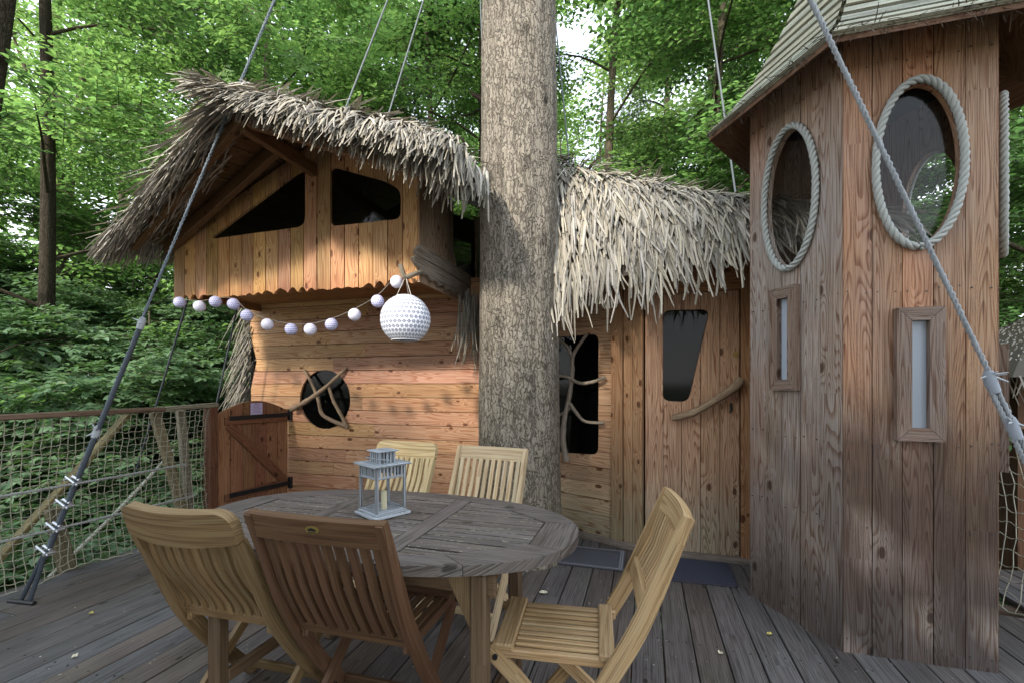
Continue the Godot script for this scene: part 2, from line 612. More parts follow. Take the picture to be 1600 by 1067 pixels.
# a flat spray of leaves on forked twigs, about 0.8 m long, pointing along +x; two leaf greens and the twig
func spray(kind: int, ma: Material, mb_: Material) -> ArrayMesh:
	var a := MB.new()
	var b := MB.new()
	var t := MB.new()
	var stems := [[Vector3.ZERO, Vector3(1, 0, 0), 0.8]]
	for k in 6:
		var s := -1.0 if k % 2 else 1.0
		stems.append([Vector3(0.1 + k * 0.1, rng.randf_range(-0.01, 0.01), 0), Vector3(0.75, rng.randf_range(-0.12, 0.1), s * rng.randf_range(0.55, 0.9)).normalized(), rng.randf_range(0.3, 0.48) * (1.0 - k * 0.08)])
	for st in stems:
		var p0: Vector3 = st[0]
		var d: Vector3 = st[1]
		var l: float = st[2]
		tube(t, [p0, p0 + d * l * 0.5, p0 + d * l + Vector3(0, -0.03, 0)], [0.004, 0.003, 0.0015], 3, Color.WHITE)
		var cnt := int(l / 0.055)
		for k in cnt:
			var f := (k + 0.6) / cnt
			var side := Vector3(-d.z, 0, d.x) * (1.0 if k % 2 else -1.0)
			var dv := (d * 0.7 + side * rng.randf_range(0.5, 0.95) + Vector3(0, rng.randf_range(-0.3, 0.15), 0)).normalized()
			var up := Vector3(rng.randf_range(-0.35, 0.35), 1, rng.randf_range(-0.35, 0.35)).normalized()
			var l2 := rng.randf_range(0.065, 0.1) if kind != 2 else rng.randf_range(0.09, 0.13)
			leaf(a if rng.randf() < 0.6 else b, p0 + d * l * f, dv, up, l2, l2 * 0.62)
		leaf(a, p0 + d * l, d, Vector3.UP, 0.08, 0.05)
	var m := a.mesh()
	m.surface_set_material(0, ma)
	for pair in [[b, mb_], [t, twig_m]]:
		var arr := []
		arr.resize(Mesh.ARRAY_MAX)
		arr[Mesh.ARRAY_VERTEX] = pair[0].v
		arr[Mesh.ARRAY_NORMAL] = pair[0].n
		m.add_surface_from_arrays(Mesh.PRIMITIVE_TRIANGLES, arr)
		m.surface_set_material(m.get_surface_count() - 1, pair[1])
	return m

func needle_spray(mt: Material) -> ArrayMesh:
	var a := MB.new()
	var stems := [[Vector3.ZERO, Vector3(1, -0.25, 0).normalized(), 0.8]]
	for k in 11:
		var sd := -1.0 if k % 2 else 1.0
		stems.append([Vector3(0.06 + k * 0.065, -0.02 * k, 0), Vector3(0.45, rng.randf_range(-0.9, -0.3), sd * 0.6).normalized(), rng.randf_range(0.16, 0.34)])
	for st in stems:
		var d: Vector3 = st[1]
		var n := int(st[2] / 0.011)
		for k in n:
			var base: Vector3 = st[0] + d * st[2] * k / n
			var dv := (d * 0.8 + Vector3(rng.randf_range(-1, 1), rng.randf_range(-1, 0.6), rng.randf_range(-1, 1))).normalized()
			var w := dv.cross(Vector3(rng.randf(), 1, rng.randf())).normalized() * 0.0022
			var tip := base + dv * rng.randf_range(0.022, 0.038)
			var nn := (tip - base).cross(w).normalized()
			a.tri(base - w, base + w, tip, nn, nn, nn, Vector2.ZERO, Vector2.ZERO, Vector2.ZERO, Color.WHITE, Color.WHITE, Color.WHITE)
	var m := a.mesh()
	m.surface_set_material(0, mt)
	return m

func put_sprays(o: MultiMeshInstance3D, m: Mesh, xs: Array) -> void:
	var mm := MultiMesh.new()
	mm.transform_format = MultiMesh.TRANSFORM_3D
	mm.mesh = m
	mm.instance_count = xs.size()
	var buf := PackedFloat32Array()
	buf.resize(xs.size() * 12)
	for k in xs.size():
		var x: Transform3D = xs[k]
		for r in 3:
			buf[k * 12 + r * 4] = x.basis.x[r]
			buf[k * 12 + r * 4 + 1] = x.basis.y[r]
			buf[k * 12 + r * 4 + 2] = x.basis.z[r]
			buf[k * 12 + r * 4 + 3] = x.origin[r]
	mm.buffer = buf
	o.multimesh = mm

func spray_at(p: Vector3, out: Vector3, sc: float, tilt := 0.35) -> Transform3D:
	var d := Vector3(out.x + rng.randf_range(-0.7, 0.7), out.y * 0.3 + rng.randf_range(-0.45, 0.2), out.z + rng.randf_range(-0.7, 0.7)).normalized()
	var up := Vector3(rng.randf_range(-tilt, tilt), 1, rng.randf_range(-tilt, tilt))
	var z := d.cross(up).normalized()
	var y := z.cross(d)
	return Transform3D(Basis(d, y, z) * sc, p)

# trunk line: base, lean per metre; crown of limbs that carry layered sprays
func tree(called: String, label: String, group: String, at: Vector3, h: float, r: float, lean: Vector2, c0: float, reach: float, limbs: int, count: int, sc: float, kind: int, fork := 0.0) -> void:
	var o := thing(called, label, "tree", at, 0.0, group)
	var pts := []
	var rad := []
	var ph := rng.randf() * TAU
	for k in 9:
		var f := k / 8.0
		pts.append(Vector3(lean.x * f * h + sin(f * 5.0 + ph) * 0.02 * h * f, f * h, lean.y * f * h + cos(f * 4.0 + ph) * 0.02 * h * f))
		rad.append(r * (1.0 - 0.75 * f) * (1.25 if k == 0 else 1.0))
	var tm := MB.new()
	var bark_c := lin(0.09, 0.08, 0.07) if "dark" in label else lin(0.3, 0.28, 0.24)
	tube(tm, smooth(pts, 3), _interp(rad, 3), 9, bark_c)
	obj("trunk", tm, M.bark_far, o)
	var xs := []
	var lines := []
	if fork > 0.0:
		for s in [-1.0, 1.0]:
			var b := _at(pts, fork)
			var fp := [b, b + Vector3(s * 0.6, 1.2, 0.2 * s), b + Vector3(s * 1.1, 3.5, 0.3 * s), b + Vector3(s * 1.8, 6.5, 0.2)]
			var fm := MB.new()
			tube(fm, smooth(fp, 3), [r * 0.6, r * 0.55, r * 0.5, r * 0.5, r * 0.45, r * 0.4, r * 0.35, r * 0.3, r * 0.2, r * 0.1], 7, lin(0.34, 0.31, 0.26))
			obj("limb", fm, M.bark_far, o)
	for k in limbs:
		var f := c0 + (0.98 - c0) * (k + rng.randf()) / limbs
		var b := _at(pts, f)
		var ang := k * 2.4 + rng.randf_range(-0.5, 0.5)
		var l := reach * rng.randf_range(0.65, 1.1) * (1.0 - 0.45 * (f - c0) / (1.0 - c0))
		var d := Vector3(cos(ang), 0, sin(ang))
		var rise := rng.randf_range(0.1, 0.55)
		var lp := [b, b + d * l * 0.35 + Vector3(0, l * rise * 0.45, 0), b + d * l * 0.7 + Vector3(rng.randf_range(-0.2, 0.2), l * rise * 0.7, rng.randf_range(-0.2, 0.2)), b + d * l + Vector3(0, l * rise * 0.75, 0)]
		var lr := r * 0.32 * (1.0 - 0.6 * f)
		var lm := MB.new()
		var sp := smooth(lp, 3)
		tube(lm, sp, _taper(sp.size(), lr, 0.006), 5, lin(0.2, 0.18, 0.15))
		obj("limb", lm, M.bark_far, o)
		lines.append([lp, d, l])
	for k in count:
		var q: Array = lines[rng.randi() % lines.size()]
		var f := sqrt(rng.randf_range(0.04, 1.0))
		var p := _at(q[0], f)
		var d: Vector3 = q[1]
		var side := Vector3(-d.z, 0, d.x)
		var spread: float = q[2] * 0.42
		var so := rng.randfn(0.0, 0.55) * spread
		p += side * so + d * rng.randfn(0.0, 0.12) * q[2] + Vector3(0, rng.randfn(0.0, 0.16) - absf(so) * 0.12, 0) * maxf(1.0, reach * 0.35)
		xs.append(spray_at(p, (d + side * signf(so) * 0.6).normalized(), sc * rng.randf_range(0.75, 1.25)))
	var crown := MultiMeshInstance3D.new()
	crown.name = "crown"
	put_sprays(crown, sprays[kind], xs)
	o.add_child(crown, true)
	crown.set_meta("kind", "stuff")

func _interp(a: Array, n: int) -> Array:
	var out := []
	for k in a.size() - 1:
		for e in n:
			out.append(lerpf(a[k], a[k + 1], float(e) / n))
	out.append(a[a.size() - 1])
	return out

func _taper(n: int, a: float, b: float) -> Array:
	var out := []
	for k in n:
		out.append(lerpf(a, b, float(k) / (n - 1)))
	return out

func _at(pts: Array, f: float) -> Vector3:
	var x := clampf(f, 0.0, 0.9999) * (pts.size() - 1)
	var k := int(x)
	return (pts[k] as Vector3).lerp(pts[k + 1], x - k)

# ------------------------------------------------------------------ thatch
func strand(mb: MB, p: Vector3, d0: Vector3, nh: Vector3, l: float, w: float, grav: float, col: Color, segs := 3) -> void:
	var d := d0.normalized()
	var side := d.cross(nh).normalized()
	if side.length() < 0.5:
		side = Vector3.RIGHT
	var up := side.cross(d)
	side = (side + up * rng.randf_range(-0.5, 0.5)).normalized()
	var q := p
	var prev := []
	var wob := rng.randf_range(-0.16, 0.16)
	for k in segs + 1:
		var f := float(k) / segs
		var ww := w * (0.55 + 0.45 * sin(PI * minf(1.0, f * 0.75 + 0.25))) * (1.0 - 0.3 * f)
		up = side.cross(d).normalized()
		var ring := [q - side * ww * 0.5, q + up * ww * 0.3, q + side * ww * 0.5, (up - side * 0.6).normalized(), (up + side * 0.6).normalized()]
		if k > 0:
			var cc := col
			mb.quad([prev[0], prev[1], ring[1], ring[0]], [prev[3], prev[3], ring[3], ring[3]], [Vector2.ZERO, Vector2.ZERO, Vector2.ZERO, Vector2.ZERO], cc)
			mb.quad([prev[1], prev[2], ring[2], ring[1]], [prev[4], prev[4], ring[4], ring[4]], [Vector2.ZERO, Vector2.ZERO, Vector2.ZERO, Vector2.ZERO], cc)
		prev = ring
		q += d * l / segs
		d = (d + Vector3.DOWN * grav + side * wob).normalized()

func straw() -> Color:
	var f := rng.randf_range(0.36, 1.02)
	var y := rng.randf_range(0.0, 1.0)
	return Color(0.455 * f, (0.425 - 0.02 * y) * f, (0.378 - 0.07 * y) * f)

# ------------------------------------------------------------------ furniture
func chair(called: String, label: String, at: Vector3, turn: float, w: float, round_top: bool, c: Color, badge: int, low := 0.445) -> void:
	var o := thing(called, label, "chair", at, turn, "folding slatted garden chairs round the table")
	var X := Vector3.RIGHT
	var line_ := [[0.905, -0.405], [0.8, -0.372], [0.66, -0.305], [0.54, -0.25], [0.43, -0.195], [0.28, -0.098], [0.12, 0.025], [0.0, 0.13]] if round_top else [[0.905, -0.41], [0.8, -0.368], [0.66, -0.312], [0.54, -0.26], [0.43, -0.2], [0.28, -0.11], [0.12, 0.015], [0.0, 0.115]]
	var back := func(y: float) -> float:
		for k in line_.size() - 1:
			if y <= line_[k][0] and y >= line_[k + 1][0]:
				return lerpf(line_[k][1], line_[k + 1][1], (line_[k][0] - y) / (line_[k][0] - line_[k + 1][0]))
		return line_[0][1]
	var tilt := atan2(0.033, 0.105)
	for s in [-1.0, 1.0]:
		var pts := []
		for q in line_:
			if q[0] > 0.86 and round_top:
				pts.append(Vector3(s * (w * 0.5 - 0.013), 0.79, back.call(0.79)))
			else:
				pts.append(Vector3(s * (w * 0.5 - 0.013), q[0] - (0.0 if q[0] < 0.86 else 0.005), q[1]))
		if round_top:
			pts.remove_at(1)
		var mb := MB.new()
		var th := [0.034, 0.042, 0.05, 0.054, 0.054, 0.05, 0.046, 0.042] if not round_top else [0.04, 0.05, 0.058, 0.06, 0.056, 0.05, 0.044]
		bent(mb, smooth(pts, 3), X, 0.024, _interp(th, 3), vary(c, 0.07))
		obj("stile", mb, M.teak, o)
	# top rail
	var tr := MB.new()
	var cc := vary(c * 1.03, 0.05)
	var flat := func(_p: Vector2) -> Color: return cc
	if round_top:
		var zc := -0.39
		var xf := Transform3D(Basis(X, -tilt), Vector3(0, 0.85, zc))
		var out := PackedVector2Array()
		for k in 9:
			var a := PI * 0.5 * k / 8.0
			out.append(Vector2(w * 0.5 - 0.055 + 0.055 * cos(a), 0.0 + 0.055 * sin(a)))
		for k in 9:
			var a := PI * 0.5 + PI * 0.5 * k / 8.0
			out.append(Vector2(-w * 0.5 + 0.055 + 0.055 * cos(a), 0.0 + 0.055 * sin(a)))
		for k in 7:
			var f := k / 6.0
			out.append(Vector2(lerpf(-w * 0.5, w * 0.5, f), -0.06 - 0.012 * sin(PI * f)))
		# bowed across the back
		var n := 14
		for k in n:
			var xa := lerpf(-w * 0.5, w * 0.5, float(k) / n)
			var xb := lerpf(-w * 0.5, w * 0.5, float(k + 1) / n)
			for q in Geometry2D.intersect_polygons(out, rect(xa, -1, xb, 1)):
				_bowed(tr, xf, q, w, 0.034, cc, k == 0, k == n - 1)
	else:
		var pts := []
		for k in 9:
			var x := lerpf(-w * 0.5 + (0.0), w * 0.5, k / 8.0)
			pts.append(Vector3(x, 0.862, -0.395 - 0.014 * (1.0 - pow(2.0 * x / w, 2.0))))
		bent(tr, pts, Vector3(0, cos(tilt), -sin(tilt)), 0.084, [0.026], cc)
	var rail := obj("top_rail", tr, M.teak, o)
	if badge > 0:
		var bm := MB.new()
		var zf := -0.39 - 0.0 if round_top else -0.412
		var ctr := Vector3(-0.01, 0.868, zf - 0.022 if round_top else zf - 0.012)
		var bxf := Transform3D(Basis(Vector3(-1, 0, 0), Vector3(0, cos(tilt), -sin(tilt)), Vector3(0, -sin(tilt), -cos(tilt))), ctr)
		prism(bm, bxf, ellipse(Vector2.ZERO, 0.024, 0.013, 20), -0.004, 0.003, true, func(_p: Vector2) -> Color: return Color.WHITE, 9.0)
		obj("badge", bm, M.brass if badge == 1 else M.iron, rail)
		var em := MB.new()
		for q in [[0.0, 0.003, 0.007, 0.005], [-0.008, 0.001, 0.006, 0.004], [0.008, 0.001, 0.006, 0.004]]:
			prism(em, bxf, ellipse(Vector2(q[0], q[1]), q[2], q[3], 10), 0.003, 0.0042 + absf(q[0]) * 0.05, true, func(_p: Vector2) -> Color: return Color.WHITE, 9.0)
		prism(em, bxf, PackedVector2Array([Vector2(-0.012, -0.007), Vector2(0.012, -0.007), Vector2(0.015, -0.0092), Vector2(-0.015, -0.0092)]), 0.003, 0.0042, true, func(_p: Vector2) -> Color: return Color.WHITE, 9.0)
		obj("emblem", em, M.iron if badge == 1 else M.brass, rail)
	# back slats
	var sl := [[0.8, 0.012], [0.74, 0.005], [0.68, -0.004], [0.62, 0.0], [0.56, 0.012], [0.5, 0.02], [0.455, 0.012]] if round_top else [[0.83, 0.004], [lerpf(0.83, low, 0.25), 0.002], [lerpf(0.83, low, 0.5), -0.002], [lerpf(0.83, low, 0.75), 0.004], [low + 0.02, 0.006]]
	var ns := 10
	for k in ns:
		var x := lerpf(-w * 0.5 + 0.048, w * 0.5 - 0.048, k / (ns - 1.0))
		var bow := (1.0 - pow(2.0 * x / w, 2.0))
		var pts := []
		for q in sl:
			pts.append(Vector3(x, q[0], back.call(q[0]) + q[1] - bow * 0.012))
		var mb := MB.new()
		bent(mb, smooth(pts, 3), X, 0.025, [0.017], vary(c, 0.12))
		obj("back_slat", mb, M.teak, o)
	var lr := MB.new()
	bx(lr, Transform3D(Basis(X, -0.35), Vector3(0, low, back.call(low) + 0.006)), Vector3(w - 0.052, 0.044 if low < 0.5 else 0.06, 0.024), 0.004, 0, vary(c, 0.06))
	obj("lower_rail", lr, M.teak, o)
	# seat
	var y := 0.435
	for q in [[0.165, 0.068], [-0.17, 0.05]]:
		var mb := MB.new()
		box(mb, Vector3(-w * 0.5 + 0.03, y - 0.012, q[0] - q[1] * 0.5), Vector3(w * 0.5 - 0.03, y + 0.012, q[0] + q[1] * 0.5), 0.005, 0, vary(c * 0.92, 0.08))
		obj("seat_rail", mb, M.teak, o)
	for s in [-1.0, 1.0]:
		var mb := MB.new()
		bx(mb, Transform3D(Basis(), Vector3(s * (w * 0.5 - 0.045), y - 0.019, -0.01)), Vector3(0.024, 0.03, 0.4), 0.004, 2, vary(c, 0.08))
		obj("seat_side", mb, M.teak, o)
	var nseat := 9
	for k in nseat:
		var x := lerpf(-w * 0.5 + 0.072, w * 0.5 - 0.072, k / (nseat - 1.0))
		var mb := MB.new()
		var dip := -0.004
		bx(mb, Transform3D(Basis(), Vector3(x, y + dip, -0.008)), Vector3((w - 0.144) / (nseat - 1.0) - 0.011, 0.014, 0.278), 0.004, 2, vary(c * 1.05, 0.1))
		obj("seat_slat", mb, M.teak, o)
	# rear legs from the front of the seat down to the back
	for s in [-1.0, 1.0]:
		var mb := MB.new()
		bent(mb, [Vector3(s * (w * 0.5 - 0.016 - 0.026), 0.43, 0.215), Vector3(s * (w * 0.5 - 0.042), 0.3, 0.085), Vector3(s * (w * 0.5 - 0.042), 0.15, -0.09), Vector3(s * (w * 0.5 - 0.042), 0.0, -0.265)], X, 0.022, [0.052, 0.044, 0.042, 0.04], vary(c, 0.08))
		var lg := obj("rear_leg", mb, M.teak, o)
		var pm := MB.new()
		tube(pm, [Vector3(s * (w * 0.5 - 0.06), 0.405, 0.19), Vector3(s * (w * 0.5 - 0.022), 0.405, 0.19)], [0.009], 10, Color.WHITE)
		obj("bolt", pm, M.iron, lg)
	for q in [[0.09, 0.055, 0.05], [0.1, -0.15, 0.1]]:
		var mb := MB.new()
		box(mb, Vector3(-w * 0.5 + q[2] * 0.5, q[0] - 0.018, q[1] - 0.01), Vector3(w * 0.5 - q[2] * 0.5, q[0] + 0.018, q[1] + 0.01), 0.004, 0, vary(c * 0.9, 0.08))
		obj("stretcher", mb, M.teak, o)

func _bowed(mb: MB, xf: Transform3D, poly: PackedVector2Array, w: float, th: float, col: Color, first: bool, last: bool) -> void:
	var q := poly
	if area2(q) < 0:
		q.reverse()
	var f := func(p: Vector2, z: float) -> Vector3:
		return xf * Vector3(p.x, p.y, z - 0.03 * (1.0 - pow(2.0 * p.x / w, 2.0)))
	var front := []
	var rear := []
	for p in q:
		front.append(f.call(p, th * 0.5)); rear.append(f.call(p, -th * 0.5))
	var uvo := Vector2(0.3, 0.2)
	for k in range(1, q.size() - 1):
		var t := []
		for e in [0, k, k + 1]:
			t.append(uvo + Vector2(q[e].y / UW, q[e].x / UL))
		var nf := xf.basis.z
		mb.tri(front[0], front[k], front[k + 1], nf, nf, nf, t[0], t[1], t[2], col, col, col)
		mb.tri(rear[0], rear[k + 1], rear[k], -nf, -nf, -nf, t[0], t[2], t[1], col, col, col)
	for k in q.size():
		var a := q[k]
		var b := q[(k + 1) % q.size()]
		if absf(a.x - b.x) < 1e-5 and absf(a.x) < w * 0.499:
			continue
		var nn := xf.basis * Vector3(b.y - a.y, a.x - b.x, 0)
		fpoly(mb, [f.call(a, -th * 0.5), f.call(b, -th * 0.5), f.call(b, th * 0.5), f.call(a, th * 0.5)], nn, xf.basis.x, uvo, col)

func table() -> void:
	var o := thing("dining_table", "weathered grey oval slatted table carrying a white lantern", "table", P(-1.05, 0, 1.645))
	var xf := Transform3D(Basis(Vector3(1, 0, 0), Vector3(0, 0, -1), Vector3(0, 1, 0)), Vector3(0, 0.74, 0))   # plane x = s, y = t, z = up
	var outer := PackedVector2Array()
	for k in 96:
		var a := TAU * k / 96
		var ca := cos(a)
		var sa := sin(a)
		outer.append(Vector2(signf(ca) * pow(absf(ca), 2.0 / 2.25) * 0.815, signf(sa) * pow(absf(sa), 2.0 / 2.25) * 0.447))
	var inner := PackedVector2Array([Vector2(0.665, -0.13), Vector2(0.665, 0.13), Vector2(0.42, 0.3), Vector2(0.2, 0.36), Vector2(-0.2, 0.36), Vector2(-0.42, 0.3), Vector2(-0.665, 0.13), Vector2(-0.665, -0.13), Vector2(-0.42, -0.3), Vector2(-0.2, -0.36), Vector2(0.2, -0.36), Vector2(0.42, -0.3)])
	var c := lin(0.135, 0.117, 0.105)
	var wear := func(p: Vector2, sd: Vector3) -> Color:
		var f := 0.85 + 0.3 * sd.x + 0.22 * nz.get_noise_2d(p.x * 90.0, p.y * 300.0 + sd.y * 90.0)
		return Color(c.r * f * (0.98 + 0.06 * sd.z), c.g * f, c.b * f * (1.03 - 0.06 * sd.z))
	# rim boards between mitres
	var mit := [Vector2(2, -0.39), Vector2(2, 0.39), Vector2(0.515, 1.0), Vector2(0.255, 1.0), Vector2(-0.255, 1.0), Vector2(-0.515, 1.0), Vector2(-2, 0.39), Vector2(-2, -0.39), Vector2(-0.515, -1.0), Vector2(-0.255, -1.0), Vector2(0.255, -1.0), Vector2(0.515, -1.0)]
	var ncor := inner.size()
	for k in ncor:
		var a := inner[k]
		var b := inner[(k + 1) % ncor]
		var wedge := PackedVector2Array([a, b, b + b.normalized() * 1.2, (a + b) * 2.2, a + a.normalized() * 1.2])
		for q in Geometry2D.intersect_polygons(wedge, outer):
			var q2: Array = Geometry2D.offset_polygon(q, -0.0012)
			if q2.is_empty(): continue
			var sd := Vector3(rng.randf() * 0.5, rng.randf(), rng.randf())
			var mb := MB.new()
			prism(mb, xf, q2[0], -0.032, 0.002 + rng.randf_range(-0.001, 0.001), absf(b.y - a.y) > absf(b.x - a.x), func(p: Vector2) -> Color: return wear.call(p, sd) * 0.95, 0.1)
			obj("rim_board", mb, M.table, o)
	# seam boards and slats in three fields
	for f in [[-0.662, -0.32], [-0.255, 0.178], [0.258, 0.662]]:
		var cut := rect(f[0], -1, f[1], 1)
		var ol: Array = Geometry2D.intersect_polygons(inner, cut)
		planks(o, xf, Geometry2D.offset_polygon(ol[0], -0.002)[0], [], false, 0.0475, 0.02, M.table, wear, -0.361, 0.0, 0.007, "slat", Color(0.36, 0.32, 0.235, 1.0))
	for f in [[-0.32, -0.257], [-0.253, -0.255], [0.18, 0.2545], [0.2585, 0.26]]:
		if f[1] - f[0] < 0.01: continue
		var mb := MB.new()
		var sd := Vector3(0.4, rng.randf(), 0.5)
		prism(mb, xf, rect(f[0], -0.358, f[1], 0.358), -0.03, 0.001, true, func(p: Vector2) -> Color: return wear.call(p, sd), 0.1)
		obj("seam_board", mb, M.table, o)
	# frame
	var dk := lin(0.1, 0.066, 0.04)
	for q in [[Vector3(-0.6, 0.665, 0.3), Vector3(0.6, 0.665, 0.3)], [Vector3(-0.6, 0.665, -0.3), Vector3(0.6, 0.665, -0.3)]]:
		var mb := MB.new()
		board(mb, q[0], q[1], Vector3.UP, 0.07, 0.024, 0.004, vary(dk, 0.1))
		obj("apron", mb, M.teak, o)
	for x in [-0.56, 0.0, 0.56]:
		var mb := MB.new()
		board(mb, Vector3(x, 0.665, -0.3), Vector3(x, 0.665, 0.3), Vector3.UP, 0.06, 0.024, 0.004, vary(dk, 0.1))
		obj("cross_rail", mb, M.teak, o)
	for q in [Vector3(0.545, 0, 0.3), Vector3(0.49, 0, -0.3), Vector3(-0.54, 0, 0.3), Vector3(-0.5, 0, -0.3)]:
		var mb := MB.new()
		bx(mb, Transform3D(Basis(), q + Vector3(0, 0.352, 0)), Vector3(0.056, 0.704, 0.056), 0.009, 1, vary(lin(0.1, 0.068, 0.041), 0.08))
		var lg := obj("leg", mb, M.teak, o)
		var gm := MB.new()
		var s := -signf(q.x)
		prism(gm, Transform3D(Basis(), q + Vector3(0, 0, -0.0155)), PackedVector2Array([Vector2(s * 0.029, 0.7), Vector2(s * 0.12, 0.7), Vector2(s * 0.029, 0.52)]), 0.0, 0.031, true, func(_p: Vector2) -> Color: return lin(0.16, 0.11, 0.06), 9.0)
		obj("corner_bracket", gm, M.teak, lg)
	for x in [-0.52, 0.52]:
		var mb := MB.new()
		board(mb, Vector3(x, 0.16, -0.28), Vector3(x, 0.16, 0.28), Vector3.UP, 0.05, 0.024, 0.004, vary(dk, 0.1))
		obj("stretcher", mb, M.teak, o)

func lantern() -> void:
	var o := thing("lantern", "whitewashed metal lantern with glass sides on the oval table", "lantern", P(-1.085, 0.743, 1.695), deg_to_rad(-27))
	var c := lin(0.3, 0.335, 0.37)
	var w := 0.072
	var parts := [["base", Vector3(0, 0.006, 0), Vector3(0.172, 0.012, 0.172)], ["base", Vector3(0, 0.017, 0), Vector3(0.15, 0.01, 0.15)], ["roof", Vector3(0, 0.218, 0), Vector3(0.178, 0.008, 0.178)], ["cap", Vector3(0, 0.272, 0), Vector3(0.098, 0.006, 0.098)]]
	for q in parts:
		var mb := MB.new()
		bx(mb, Transform3D(Basis(), q[1]), q[2], 0.002, 0, vary(c * 1.1, 0.06))
		obj(q[0], mb, M.zinc, o)
	for sx in [-1.0, 1.0]:
		for sz in [-1.0, 1.0]:
			var mb := MB.new()
			bx(mb, Transform3D(Basis(), Vector3(sx * (w - 0.006), 0.118, sz * (w - 0.006))), Vector3(0.012, 0.192, 0.012), 0.002, 1, vary(c, 0.1))
			obj("post", mb, M.zinc, o)
	for k in 4:
		var b := Basis(Vector3.UP, k * PI / 2)
		var gm := MB.new()
		bx(gm, Transform3D(b, b * Vector3(0, 0.093, w - 0.006)), Vector3(0.118, 0.138, 0.002), 0.0, 1, Color.WHITE)
		obj("glass_pane", gm, M.clear, o)
		for q in [[0.166, 0.009, 0.008], [0.211, 0.006, 0.008], [0.026, 0.008, 0.007]]:
			var sm := MB.new()
			bx(sm, Transform3D(b, b * Vector3(0, q[0], w - 0.006)), Vector3(0.119, q[1], q[2]), 0.0, 0, vary(c, 0.06))
			obj("rail", sm, M.zinc, o)
		for e in 12:
			var cm := MB.new()
			if e < 7:
				bx(cm, Transform3D(b, b * Vector3(lerpf(-0.051, 0.051, e / 6.0), 0.189, w - 0.006)), Vector3(0.008, 0.038, 0.006), 0.0, 1, vary(c, 0.1))
			else:
				bx(cm, Transform3D(b, b * Vector3(lerpf(-0.034, 0.034, (e - 7) / 4.0), 0.2455, 0.036)), Vector3(0.008, 0.047, 0.006), 0.0, 1, vary(c, 0.1))
			obj("bar", cm, M.zinc, o)
	var hm := MB.new()
	var hp := []
	for k in 15:
		var a := PI * k / 14.0
		hp.append(Vector3(cos(a) * 0.062, 0.236 + sin(a) * 0.012, sin(a) * 0.068))
	tube(hm, hp, [0.0025], 6, c)
	obj("handle", hm, M.zinc, o)
	var wm := MB.new()
	tube(wm, [Vector3(0.012, 0.022, 0.0), Vector3(0.013, 0.1, 0.0)], [0.0125], 14, Color.WHITE)
	tube(wm, [Vector3(0.013, 0.1, 0.0), Vector3(0.014, 0.111, 0.0)], [0.0012], 5, Color.WHITE)
	tag(obj("candle", wm, M.wax), "pale wax candle standing inside the white lantern", "candle")
	get_node("candle").transform = o.transform

